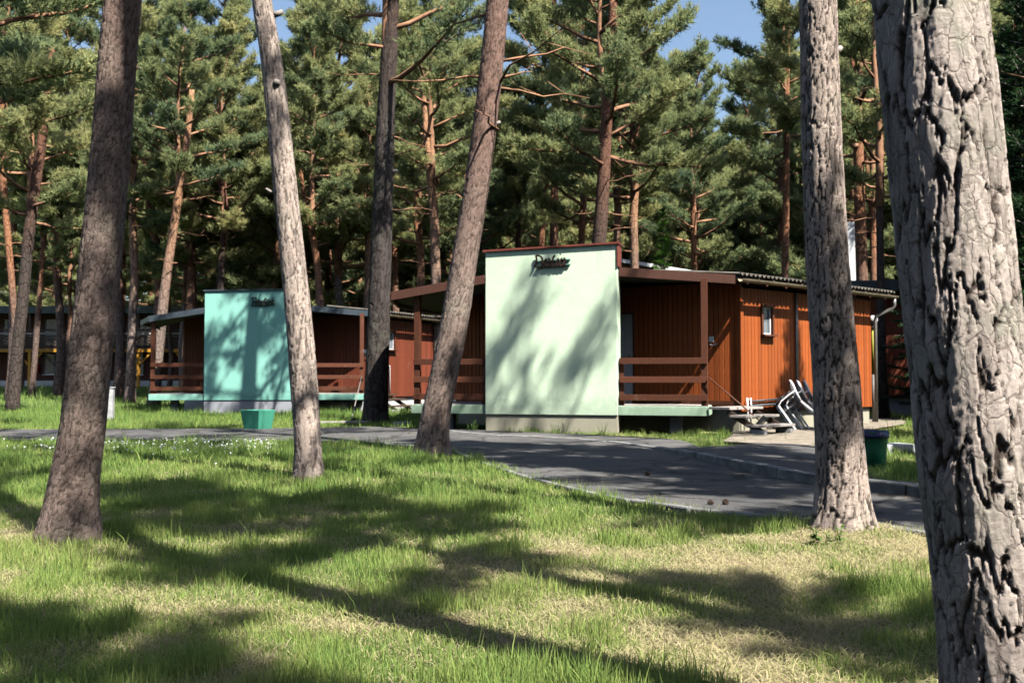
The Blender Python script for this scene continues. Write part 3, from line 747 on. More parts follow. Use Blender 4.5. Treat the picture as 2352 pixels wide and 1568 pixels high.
dalia, DI = cabin('cabin', 'mint green fronted timber cabin with the sign Dalia and orange plank walls', Dspec)
# lettering placed on the face of the panel
pf = DI['nf']; pp = v2((-0.55, 21.138)) + pf * 0.06
def tfD(q): return onplane((1290 + q[0] / 19.6) * 0.9408, (610 + q[1] / 19.6) * 0.9408, pp, pf)
letter_strokes(dalia, DALIA, tfD, 0.037, 0.03, 0.055, pp, pf, M['letter'], DBARS, M['bar'])

# second cabin: the same plan turned and farther off
FR = R(22); cF, sF = math.cos(FR), math.sin(FR); PLF = Vector((-9.70, 31.4, 0))
def tF(p, ex=0.0):
    d = v2(p) - v2((-0.55, 21.138)) + ED * ex
    return Vector((PLF.x + d.x * cF - d.y * sF, PLF.y + d.x * sF + d.y * cF, p[2] if len(p) > 2 else 0))
def rF(d): return Vector((d.x * cF - d.y * sF, d.x * sF + d.y * cF, 0))
EX = 0.35
PF = tF(P_, EX); QF = tF(Q_, EX); rd = Dspec['roof']
Fspec = dict(PL=PLF, PR=tF((2.17, 20.417)), A=tF((-2.18, 21.57)), B=tF((3.93, 19.95), EX), P=PF, Q=QF, T=PF - rF(D1) * 7.2,
    d1=rF(D1), d2=rF(D2), n1=rF(N1), n2=rF(N2), door_s=4.6, win_s=0.45, win_z=2.35, postz=3.2, zo=0.06,
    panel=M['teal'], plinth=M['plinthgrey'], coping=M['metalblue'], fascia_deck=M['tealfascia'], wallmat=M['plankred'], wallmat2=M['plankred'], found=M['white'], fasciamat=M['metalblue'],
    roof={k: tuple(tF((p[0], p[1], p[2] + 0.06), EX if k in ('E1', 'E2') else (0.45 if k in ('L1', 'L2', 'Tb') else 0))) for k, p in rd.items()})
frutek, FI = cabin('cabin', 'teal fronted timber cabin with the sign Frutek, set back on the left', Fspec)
ppF = PLF + FI['nf'] * 0.06
def tfF(q): return onplane((600 + q[0] / 26.13) * 0.9408, (715 + q[1] / 26.13) * 0.9408, ppF, FI['nf'])
letter_strokes(frutek, FRUTEK, tfF, 0.037, 0.03, 0.055, ppF, FI['nf'], M['letterdark'], FBARS, M['letterdark'])
up = Vector((0, 0, 1))

def steps(I, root, mat, side):
    """landing and two open treads going down beside the deck"""
    O = root.location; d1, d2, B, P, zd = I['d1'], I['d2'], I['B'], I['P'], I['zd']
    zo = zd - 0.54
    so_ = None
    c0 = B + d1 * 0.30 + d2 * 0.42
    so_ = MB().prism([B + d2 * -0.03 + d1 * 0.02, B + d1 * 0.52 - d2 * 0.12, B + d1 * 0.52 + d2 * 1.0, B + d1 * 0.02 + d2 * 1.0], zd - 0.05, zd - 0.003).build('steps', mat, root, O)
    for k, (o1, z) in enumerate(((0.70, 0.36 + zo), (1.02, 0.18 + zo * .5))):
        c = B + d1 * o1 + d2 * 0.42
        MB().obox(c + up * z, d1 * 0.17, d2 * 0.56, up * 0.024).build('tread', mat, so_, O, bevel=0.006)
    for s in (-0.02, 0.86):
        a = B + d1 * 0.40 + d2 * s + up * (zd - 0.10); b = B + d1 * 1.12 + d2 * s + up * 0.06
        MB().bar(a, b, 0.05, 0.11).build('stringer', M['darkwood'], so_, O)
        MB().bar(b + d1 * 0.06 + up * -0.02, b + d1 * 0.06 + up * 0.0 - d1 * 0.3, 0.16, 0.12).build('foot_block', M['stone'], so_, O)
    return so_
steps(DI, dalia, M['oldwood'], 1)
steps(FI, frutek, M['darkwood'], 1)

# service pipes and conduit on the orange wall
O = dalia.location; P, d2, n2, n1, d1 = DI['P'], DI['d2'], DI['n2'], DI['n1'], DI['d1']
MB().tube([P + d2 * 2.0 + n2 * 0.05 + up * 3.0, P + d2 * 2.0 + n2 * 0.05 + up * 1.4, P + d2 * 2.02 + n2 * 0.05 + up * 0.62], 0.022, 8).build('conduit', M['pipe'], dalia, O)
MB().tube([P + d2 * 2.05 + n2 * 0.05 + up * 3.0, P + d2 * 2.06 + n2 * 0.05 + up * 0.62], 0.014, 8).build('conduit', M['pipe'], dalia, O)
MB().tube([P + d2 * 0.2 + n2 * 0.08 + up * 0.62, P + d2 * 1.3 + n2 * 0.08 + up * 0.66, P + d2 * 3.4 + n2 * 0.08 + up * 0.64], 0.024, 8).build('water_pipe', M['pipedark'], dalia, O)
MB().tube([P + d2 * 0.2 + n2 * 0.09 + up * 0.53, P + d2 * 1.5 + n2 * 0.09 + up * 0.555, P + d2 * 3.4 + n2 * 0.09 + up * 0.54], 0.028, 8).build('water_pipe', M['pipedark'], dalia, O)
for s in (0.1, 0.22): MB().tube([P + d2 * s + n2 * 0.09 + up * 0.70, P + d2 * s + n2 * 0.10 + up * 0.45, P + d2 * s + n2 * 0.09 + up * 0.12], 0.02, 8).build('tap_pipe', M['whiteplastic'], dalia, O)
O = frutek.location; PF_, d2F, n2F = FI['P'], FI['d2'], FI['n2']
MB().tube([PF_ + d2F * 0.25 + n2F * 0.05 + up * 1.5, PF_ + d2F * 0.32 + n2F * 0.05 + up * 1.52, PF_ + d2F * 0.33 + n2F * 0.06 + up * 0.45], 0.022, 8).build('tap_pipe', M['whiteplastic'], frutek, O)
#@@THINGS
# ------------------------------------------------------------------ small things
def broom(top, foot, label, hm):
    r = empty('broom', foot, label, 'broom'); top, foot = Vector(top), Vector(foot)
    d = (top - foot).normalized()
    MB().tube([foot + d * 0.10, foot + d * 0.6 + Vector((0.004, 0, 0)), top], 0.014, 8).build('handle', hm, r, foot)
    s = d.cross(Vector((0, 1, 0))).normalized(); n = d.cross(s)
    MB().obox(foot + d * 0.10, s * 0.13, n * 0.03, d * 0.025).build('head', M['black'], r, foot, bevel=0.008)
    mb = MB()
    for i in range(14):
        for j in range(3):
            q = foot + d * 0.08 + s * (0.125 * (i / 6.5 - 1)) + n * (0.022 * (j - 1))
            mb.tube([q, q - d * 0.045 + s * 0.01 * (i / 6.5 - 1), q - d * 0.085 + s * 0.02 * (i / 6.5 - 1)], [0.006, 0.006, 0.003], 4)
    mb.build('bristles', M['black'], r, foot)
B_ = DI['B']
ft = B_ + DI['d1'] * 1.0 + DI['d2'] * 0.22 + up * 0.21
broom(B_ - DI['ud'] * 0.0 + DI['nf'] * 0.02 + up * 1.13, ft, 'long handled broom with black head leaning on the steps of the mint cabin', M['timber'])
f0 = onz(806, 968, 0.02)
pole_top = FI['B'] + FI['nf'] * 0.10 - FI['ud'] * 0.08 + up * 1.15
broom(pole_top, f0, 'pale thin broom leaning against the porch post of the teal cabin', M['oldwood'])

def chair_mesh_parts():
    """stacking plastic armchair facing -y, feet at z = 0"""
    P = {}
    def ribbon(pts, wd, th, side):
        mb = MB(); n = len(pts); side = Vector(side); ring = []
        for i in range(n):
            p = Vector(pts[i]); t = (Vector(pts[min(i + 1, n - 1)]) - Vector(pts[max(i - 1, 0)])).normalized(); q = t.cross(side).normalized()
            ring.append([p - side * wd / 2 - q * th / 2, p + side * wd / 2 - q * th / 2, p + side * wd / 2 + q * th / 2, p - side * wd / 2 + q * th / 2])
        vs = [v for r in ring for v in r]; fs = [[3, 2, 1, 0], [4 * (n - 1) + k for k in range(4)]]
        for i in range(n - 1):
            for k in range(4): fs.append([4 * i + k, 4 * i + (k + 1) % 4, 4 * i + 4 + (k + 1) % 4, 4 * i + 4 + k])
        mb.add(vs, fs); return mb
    seat = MB(); vs, fs = [], []; nx_, ny_ = 8, 8
    for j in range(ny_ + 1):
        for i in range(nx_ + 1):
            x = (i / nx_ - .5) * 0.44; y = -0.22 + 0.44 * j / ny_
            vs.append((x, y, 0.43 - 0.02 * j / ny_ - 0.02 * (1 - (2 * i / nx_ - 1) ** 2) * (0.4 + .6 * j / ny_) - (0.03 if j == 0 else 0)))
    m = len(vs); vs += [(v[0], v[1], v[2] - 0.012) for v in vs]
    for j in range(ny_):
        for i in range(nx_):
            a = j * (nx_ + 1) + i; q = [a, a + 1, a + nx_ + 2, a + nx_ + 1]; fs += [q, [k + m for k in q[::-1]]]
    P['seat'] = [seat.add(vs, fs, True)]
    # backrest: rounded arch frame and slats
    arch = [(-0.235, 0.20, 0.40)]
    for k in range(13):
        a = math.pi * (1 - k / 12); arch.append((0.235 * math.cos(a), 0.245 + 0.075 * math.sin(a), 0.62 + 0.22 * math.sin(a)))
    arch.append((0.235, 0.20, 0.40))
    b = MB(); b.tube(arch, 0.026, 8); P['backrest'] = [b]
    P['slat'] = []
    for i in range(5):
        x = (i - 2) * 0.075; h = math.sqrt(max(0, 1 - (x / 0.235) ** 2))
        P['slat'].append(ribbon([(x * .8, 0.20, 0.40), (x * .95, 0.25, 0.62), (x, 0.245 + .075 * h, 0.62 + 0.21 * h)], 0.055, 0.010, (1, 0, 0)))
    P['armrest'] = []; P['leg'] = []
    for s in (-1, 1):
        P['armrest'].append(ribbon([(s * 0.235, 0.25, 0.64), (s * 0.265, 0.10, 0.655), (s * 0.275, -0.12, 0.645), (s * 0.27, -0.22, 0.60)], 0.05, 0.022, (1, 0, 0)))
        P['leg'].append(ribbon([(s * 0.27, -0.215, 0.61), (s * 0.262, -0.225, 0.43), (s * 0.275, -0.255, 0.0)], 0.045, 0.04, (1, 0, 0)))
        P['leg'].append(ribbon([(s * 0.225, 0.20, 0.44), (s * 0.235, 0.25, 0.2), (s * 0.25, 0.29, 0.0)], 0.045, 0.04, (1, 0, 0)))
    return P
cparts = [(nm, mb.mesh(nm)) for nm, l in chair_mesh_parts().items() for mb in l]
for nm, me in cparts: me.materials.append(M['whiteplastic'])
clabs = ['white plastic garden armchair nearest the steps, tipped forward by the orange wall',
         'white plastic garden armchair in the middle of the three by the orange wall',
         'white plastic garden armchair farthest along the orange wall, half behind a trunk']
for i in range(3):
    base = DI['P'] + DI['d2'] * (1.34 + 0.29 * i) + DI['n2'] * (0.62 - 0.02 * i)
    r = empty('garden_chair', (base.x, base.y, 0.02), clabs[i], 'chair', 'white plastic chairs tipped by the cabin wall')
    # faces -d2 (left along the wall), tipped forward on its front feet
    f = Vector((-0.97, 0.12, 0)); rz = math.atan2(f.y, f.x) + math.pi / 2
    r.rotation_euler = (Matrix.Rotation(rz, 3, 'Z') @ Matrix.Rotation(R(38), 3, 'X')).to_euler()
    zs = [(r.rotation_euler.to_matrix() @ v.co).z for nm, me in cparts for v in me.vertices]
    r.location.z = 0.024 - min(zs)
    for nm, me in cparts:
        link(nm, me, r)

# green litter bin with a blue bag behind the trunk
bl = onz(2003, 1066); bl = Vector((bl.x, bl.y, float(gz(bl.x, bl.y)) - 0.01))
r = empty('litter_bin', bl, 'green litter bin lined with a blue bag behind the right trunk', 'bin')
prof = [(0.155, 0.0), (0.17, 0.02), (0.185, 0.25), (0.205, 0.44), (0.215, 0.46), (0.215, 0.48), (0.19, 0.48), (0.17, 0.05)]
def lathe(prof, sides=28, c=(0, 0, 0), wob=0.0, seed=1):
    rn = random.Random(seed); mb = MB(); vs, fs = [], []
    ph = [rn.uniform(-1, 1) * wob for _ in range(sides)]
    for (q, z) in prof:
        for k in range(sides):
            a = 2 * math.pi * k / sides; vs.append((c[0] + q * math.cos(a) * (1 + ph[k]), c[1] + q * math.sin(a) * (1 + ph[k]), c[2] + z + ph[k] * 0.1))
    for i in range(len(prof) - 1):
        for k in range(sides): k2 = (k + 1) % sides; fs.append([i * sides + k, i * sides + k2, (i + 1) * sides + k2, (i + 1) * sides + k])
    return mb.add(vs, fs, True)
lathe(prof).build('body', M['binGreen'], r)
lathe([(0.2, 0.46), (0.222, 0.485), (0.226, 0.43), (0.23, 0.40), (0.226, 0.398), (0.219, 0.43), (0.16, 0.48), (0.15, 0.3)], 28, wob=0.06).build('bag', M['bagBlue'], r)
# teal planter in front of the far cabin
pb = onz(592, 985); pb.z = float(gz(pb.x, pb.y))
r = empty('planter', pb, 'empty teal square planter tapering downwards beside the road in front of Frutek', 'planter')
ang = R(-28); ca, sa = math.cos(ang), math.sin(ang)
def sq(h, z): return [Vector((x * ca - y * sa, x * sa + y * ca, z)) for x, y in ((-h, -h), (h, -h), (h, h), (-h, h))]
mb = MB(); vs = sq(0.20, 0) + sq(0.265, 0.46) + sq(0.23, 0.46) + sq(0.215, 0.36)
fs = [[3, 2, 1, 0]]
for l in range(3):
    for k in range(4): fs.append([4 * l + k, 4 * l + (k + 1) % 4, 4 * l + 4 + (k + 1) % 4, 4 * l + 4 + k])
mb.add(vs, fs).build('box', M['planter'], r, bevel=0.01)
MB().add(sq(0.214, 0.37), [[0, 1, 2, 3]]).build('soil', M['sand'], r)
# concrete pillar by the left trunk
pp_ = onz(249, 962); pp_.z = float(gz(pp_.x, pp_.y))
r = empty('concrete_post', pp_, 'short pale concrete pillar standing in the grass right of the left trunk', 'post')
MB().obox((0, 0, 0.43), (0.125, 0.02, 0), (-0.02, 0.125, 0), (0, 0, 0.45)).build('shaft', M['concrete'], r, bevel=0.015)
MB().obox((0, 0, 0.895), (0.14, 0.02, 0), (-0.02, 0.14, 0), (0, 0, 0.018)).build('cap', M['concrete'], r, bevel=0.008)
# slab lying behind the bin, blue-white scrap by the road
sb = onz(2050, 1040, 0.0)
o = MB().obox((0, 0, 0.06), (0.25, 0.05, 0), (-0.04, 0.2, 0), (0, 0, 0.08)).build('concrete_block', M['concrete'], bevel=0.012); o.location = (sb.x, sb.y, 0)
tag(o, 'pale concrete block lying in the grass behind the green bin', 'block')
sb = onz(925, 977, 0.0)
o = MB().obox((0, 0, 0.045), (0.2, -0.02, 0), (0.02, 0.09, 0), (0, 0, 0.05)).build('stone_block', M['concrete'], bevel=0.02); o.location = (sb.x, sb.y, 0)
tag(o, 'small pale block at the foot of the dark trunk beside the road', 'block')
# boards on the ground near the pale broom
sb = onz(775, 972, 0.0)
o = MB().obox((0, 0, 0.03), (0.75, 0.12, 0), (-0.02, 0.12, 0), (0, 0, 0.022)).build('board', M['oldwood'], bevel=0.006); o.location = (sb.x, sb.y, 0)
tag(o, 'weathered board lying flat at the road edge below the pale broom', 'board')
# pine cones on the asphalt
cone_px = [(1665, 1156), (1625, 1157), (1740, 1214), (1492, 1090)]
cm_ = MB()
for l in range(5):
    for k in range(7):
        a = 2 * math.pi * (k + 0.5 * (l % 2)) / 7; rr = [0.014, 0.022, 0.022, 0.017, 0.009][l]
        q = Vector((rr * math.cos(a), rr * math.sin(a), 0.008 + l * 0.011)); dr = Vector((math.cos(a), math.sin(a), 0.5)).normalized(); tn = Vector((-math.sin(a), math.cos(a), 0))
        cm_.obox(q, dr * 0.008, tn * 0.008, dr.cross(tn) * 0.003)
cm_.tube([(0, 0, 0), (0, 0, 0.06)], [0.014, 0.006], 6)
cmesh = cm_.mesh('pine_cone'); cmesh.materials.append(M['darkwood'])
for k, (x, y) in enumerate(cone_px):
    q = onz(x, y, 0.012); o = link('pine_cone', cmesh); o.location = (q.x, q.y, 0.03); o.rotation_euler = (R(90), 0, k * 1.3); o.scale = (0.95,) * 3
    tag(o, ['left of the two pine cones side by side on the asphalt', 'right of the two pine cones side by side on the asphalt', 'pine cone on the asphalt nearest the right trunk', 'lone pine cone on the asphalt below the mint panel'][[1, 0, 2, 3][k]], 'pine cone', 'pine cones on the road')
# globe lamp at the end of the orange wall
lp = atY(2007, 900, 24.9); lb_ = Vector((lp.x, 24.9, 0))
r = empty('lamp_post', lb_, 'globe lamp on a yellow green pole at the far end of the orange wall', 'lamp')
MB().tube([(0, 0, 0), (0, 0, 1.2)], 0.05, 10).build('pole_base', M['pipe'], r)
MB().tube([(0, 0, 1.2), (0, 0, 2.35)], 0.035, 10).build('pole', M['yellowgreen'], r)
lathe([(0.05, 2.33), (0.075, 2.38), (0.06, 2.44), (0.085, 2.47)], 14).build('collar', M['pipe'], r)
gm, gt, gp = newmat('globe'); gp.inputs['Base Color'].default_value = (0.5, 0.5, 0.5, 1); gp.inputs['Roughness'].default_value = 0.15
lathe([(0.085 + 0.0, 2.46)] + [(0.12 * math.sin(a), 2.56 - 0.12 * math.cos(a)) for a in (0.8, 1.1, 1.4, 1.7, 2.0, 2.3, 2.6, 2.9, 3.1)], 18).build('globe', gm, r)

# ------------------------------------------------------------------ buildings farther off
# red cabin with a white chimney stack, right
rc = Vector((11.0, 30.0, 0))
r = empty('cabin', rc, 'dark red plank cabin with flat roof behind the big right trunk', 'cabin')
for (a, b, n) in (((11.0, 30.0), (17.5, 29.0), (-0.15, -1)), ((11.0, 30.0), (11.6, 35.0), (-1, 0.12))):
    plank_wall(r, a, b, 0.6, 3.7, n, M['plankred'], 0.16)
MB().prism([(11.1, 30.15), (17.4, 29.2), (18, 34.5), (11.7, 35)], -0.3, 0.62).build('foundation', M['plinthgrey'], r, rc)
MB().prism([(10.05, 29.6), (18.2, 28.4), (18.8, 35.5), (10.6, 36)], 3.78, 3.93).build('roof', M['roof'], r, rc)
MB().prism([(10.0, 29.55), (18.25, 28.35), (18.25, 28.32), (10.0, 29.52)], 3.7, 4.0).build('fascia', M['metalblue'], r, rc)
cb_ = Vector((11.05, 33.6, 0))
MB().prism([(10.65, 33.2), (11.48, 33.1), (11.6, 33.9), (10.77, 34.0)], 3.75, 6.32).build('chimney_stack', M['white'], r, rc, bevel=0.02)
# upstairs house whose pale roof edge shows above the mint cabin
h0 = atY(1360, 588, 38.0); h1 = atY(1660, 630, 46.0); zr = 5.85
r = empty('house', (h0.x, h0.y, 0), 'house behind the mint cabin showing only its pale flat roof edge', 'house')
hd = (v2(h1) - v2(h0)).normalized(); hn = Vector((-hd.y, hd.x, 0)); L_ = (v2(h1) - v2(h0)).length
q = [v2(h0), v2(h0) + hd * L_, v2(h0) + hd * L_ + hn * 5, v2(h0) + hn * 5]
MB().prism([q[0] + hd * .4 + hn * .4, q[1] - hd * .4 + hn * .4, q[2] - hd * .4 - hn * .4, q[3] + hd * .4 - hn * .4], 0, zr - 0.15).build('wall', M['plankdark'], r, r.location)
MB().prism(q, zr - 0.14, zr).build('roof', M['white'], r, r.location)
# long two storey guest house on the left
LY = 60.0
def lx(px): return atY(px, 800, LY).x
def lz(py): return atY(100, py, LY).z
x0, x1 = lx(-330), lx(470)
r = empty('guest_house', (x0, LY, 0.4), 'long dark two storey guest house with yellow beams behind the left trunks', 'building')
O = r.location; zb = 0.3
zbase0, zbase1 = lz(887), lz(874)
MB().prism([(x0, LY), (x1, LY), (x1, LY + 7), (x0, LY + 7)], zb, zbase0).build('stone_base', M['stone'], r, O)
MB().prism([(x0 - .05, LY - .06), (x1 + .05, LY - .06), (x1 + .05, LY + 7), (x0 - .05, LY + 7)], zbase0 + .002, zbase1).build('white_band', M['white'], r, O)
z1_, z2_ = lz(806), lz(722)
# ground floor windows: real openings
wins = [(-150, -105), (-60, -10), (103, 150), (190, 240), (290, 330)]
lw = [((lx(a) - x0), (lx(b) - x0), lz(860), lz(812)) for a, b in wins]
plank_wall(r, (x0, LY), (x1, LY), zbase1, z1_, (0, -1), M['plankdark'], 0.33, holes=lw)
uw = [((lx(a) - x0), (lx(b) - x0), lz(790), lz(733)) for a, b in ((-170, -120), (-75, -20), (2, 24), (98, 142), (180, 235), (308, 355))]
plank_wall(r, (x0, LY + 0.3), (x1, LY + 0.3), z1_ + 0.05, z2_, (0, -1), M['plankdark'], 0.33, holes=uw, name='upper_wall')
MB().prism([(x0, LY + 3.0), (x1, LY + 3.0), (x1, LY + 7), (x0, LY + 7)], zbase1 + .004, z2_).build('core', M['plankdark'], r, O)
for (s0, s1, a, b), off, cu in [(h, 0.0, 'curtain') for h in lw] + [(h, 0.3, 'curtainblue') for h in uw]:
    window(r, (s0 + s1) / 2, (x0, LY + off), (1, 0, 0), (0, -1, 0), (a + b) / 2, s1 - s0, b - a, curtain=cu, fm='darkwood')
MB().prism([(x0 - .5, LY - 1.9), (x1 + .5, LY - 1.9), (x1 + .5, LY + 7.4), (x0 - .5, LY + 7.4)], lz(722) + .0, lz(716)).build('roof', M['roof'], r, O)
MB().prism([(x0 - .55, LY - 1.96), (x1 + .55, LY - 1.96), (x1 + .55, LY - 1.9), (x0 - .55, LY - 1.9)], lz(722) - 0.05, lz(708)).build('fascia', M['metalblue'], r, O)
YB = LY - 1.7
def bx_(px): return atY(px, 800, YB).x
zfl = lz(799)
MB().prism([(x0, YB), (x1, YB), (x1, LY + .25), (x0, LY + .25)], zfl - .1, zfl).build('balcony_floor', M['darkwood'], r, O)
by = MB().bar((x0, YB - .02, zfl - .2), (x1, YB - .02, zfl - .2), 0.14, 0.18).build('beam', M['yellow'], r, O)
bal = MB().bar((x0, YB, zfl + 1.0), (x1, YB, zfl + 1.0), 0.08, 0.1).build('balcony', M['darkwood'], r, O)
for k in range(5): MB().bar((x0, YB - .04, zfl + .12 + .17 * k), (x1, YB - .04, zfl + .12 + .17 * k), 0.03, 0.11).build('board', M['oldwood'] if k == 4 else M['darkwood'], bal, O)
for px in (-300, -180, -60, 68, 195, 318, 432):
    xx = bx_(px)
    po = MB().bar((xx, YB + .05, 0.35), (xx, YB + .05, zfl - .29), 0.15, 0.15, (0, 1, 0)).build('post', M['yellow'], r, O)
    for s in (-1, 1): MB().bar((xx + s * .06, YB + .05, zfl - 1.05), (xx + s * .72, YB + .05, zfl - .31), 0.09, 0.11, (0, 1, 0)).build('brace', M['yellow'], po, O)
    MB().bar((xx, YB, zfl + 1.06), (xx, YB, z2_ - 0.01), 0.11, 0.11, (0, 1, 0)).build('upper_post', M['darkwood'], r, O)
fe = Vector((atY(89, 780, LY - .1).x, LY - .1, lz(856)))
o = lathe([(0.0, 0), (0.09, 0.01), (0.095, 0.42), (0.05, 0.52), (0.02, 0.55), (0.0, 0.55)], 12).build('fire_extinguisher', M['red']); o.location = fe
tag(o, 'red fire extinguisher hanging on the dark wall of the guest house', 'extinguisher')
#@@TREES
# ------------------------------------------------------------------ pines
def cells2d(a, b, ncol, seed, groups=9):
    """cellular pattern; a wraps with period ncol; neighbours of one group melt into larger plates"""
    rs = np.random.RandomState(seed); T = rs.rand(ncol, 512, 3)
    ai = np.floor(a).astype(int); bi = np.floor(b).astype(int)
    f1 = np.full(a.shape, 9.0); cid = np.zeros(a.shape); ds = []
    for di in (-1, 0, 1):
        for dj in (-1, 0, 1):
            ci = ai + di; cj = bi + dj; t = T[ci % ncol, cj % 512]
            dx = ci + 0.1 + 0.8 * t[..., 0] - a; dy = cj + 0.1 + 0.8 * t[..., 1] - b
            d = np.sqrt(dx * dx + dy * dy * 0.6); m = d < f1
            cid = np.where(m, t[..., 2], cid); f1 = np.where(m, d, f1); ds.append((d, t[..., 2]))
    g1 = np.floor(cid * groups); f2 = np.full(a.shape, 9.0)
    for d, c in ds:
        f2 = np.where(np.floor(c * groups) != g1, np.minimum(f2, d), f2)
    return f1, np.minimum(f2, f1 + 1), cid
def interp_path(path, z):
    zs = np.array([p[2] for p in path]); o = np.argsort(zs); zs = zs[o]
    def cr(vals):
        vals = np.array(vals)[o]
        # monotone-ish smooth interpolation
        m = np.gradient(vals, zs); i = np.clip(np.searchsorted(zs, z) - 1, 0, len(zs) - 2)
        h = zs[i + 1] - zs[i]; t = np.clip((z - zs[i]) / h, 0, 1)
        return (2 * t ** 3 - 3 * t ** 2 + 1) * vals[i] + (t ** 3 - 2 * t ** 2 + t) * h * m[i] + (-2 * t ** 3 + 3 * t ** 2) * vals[i + 1] + (t ** 3 - t ** 2) * h * m[i + 1]
    return cr([p[0] for p in path]), cr([p[1] for p in path]), cr([p[3] for p in path])
def bark_trunk(path, res, zfine, zc, seed, cell_w, cell_h, depth, flare=0.25, amt=1.0, cwm=1.0):
    """path: (x, y, z, r) local to the base. fine plates up to zfine, coarse above to zc"""
    r0 = path[0][3]; nth = max(24, int(2 * math.pi * r0 / res))
    z0 = path[0][2]
    zz = np.concatenate([np.arange(z0, zfine, res * 1.15), np.arange(zfine, zc, 0.12), [zc]])
    th = np.arange(nth) / nth * 2 * math.pi
    Z, TH = np.meshgrid(zz, th, indexing='ij')
    px, py, pr = interp_path(path, zz)
    pr = pr * (1 + flare * np.exp(-np.maximum(zz, 0) / 0.22))
    ncol = max(6, int(round(2 * math.pi * r0 / cell_w)))
    u = TH / (2 * math.pi) * ncol
    cx_, sx_ = np.cos(TH), np.sin(TH)
    wx = fbm(cx_ * 2.2 + seed + Z * 0.5, sx_ * 2.2 + Z * 2.0, 4) - 0.5
    wy = fbm(cx_ * 3.1 + seed * 2 + 7, sx_ * 3.1 + Z * 3.0 + 9, 3) - 0.5
    wf = fbm(cx_ * 11 + seed, sx_ * 11 + Z * 13, 4) - 0.5
    a = u + 1.1 * wx + 0.6 * wf; b = (Z + 10) / cell_h + 1.5 * wy + 0.7 * wf
    f1, f2, cid = cells2d(np.mod(a, ncol), b, ncol, seed)
    e = f2 - f1
    cw_ = 0.085 + 0.14 * sstep(0.3, 0.75, fbm(cx_ * 4 + 3 + seed, sx_ * 4 + Z * 2.2, 3))      # furrows of uneven width
    cw_ = cw_ * cwm
    plate = sstep(cw_ * 0.35, cw_ * 0.9 + 0.03, e)
    g1, g2, gid = cells2d(np.mod(a * 2 + 0.3, ncol * 2), b * 1.7 + wx, ncol * 2, seed + 5, 12)
    fine = sstep(0.0, 0.09, g2 - g1)
    fn = fbm(cx_ * 22 + 3, sx_ * 22 + Z * 30, 4)
    terr = np.floor(fbm(cx_ * 6 + 11, sx_ * 6 + Z * 7, 3) * 7) / 7          # flaky terraces
    disp = depth * (plate * (0.8 + 0.3 * cid) + 0.16 * (fine - 1) * plate + 0.30 * (fn - 0.5) + 0.7 * (terr - 0.5) * plate)
    ridges = 0.06 * pr[:, None] * np.cos(TH * 5 + seed) * np.exp(-np.maximum(Z, 0) / 0.25)
    rr = pr[:, None] + disp - depth * 0.6 + ridges
    X = px[:, None] + rr * np.cos(TH); Y = py[:, None] + rr * np.sin(TH)
    V = np.stack([X.ravel(), Y.ravel(), Z.ravel()], 1)
    nz = len(zz); i = np.arange(nz - 1)[:, None] * nth; k = np.arange(nth)[None, :]; k2 = (k + 1) % nth
    Fc = np.stack([(i + k), (i + k2), (i + nth + k2), (i + nth + k)], -1).reshape(-1, 4)
    crack = 1 - (1 - np.clip(sstep(0.0, 0.8, plate) * (0.8 + 0.2 * fine), 0, 1)) * amt
    cell = 0.25 * cid + 0.2 * gid + 0.25 * terr + 0.12
    return mesh_np('trunk', V, Fc, {'crack': crack.ravel(), 'cell': cell.ravel()}, True)

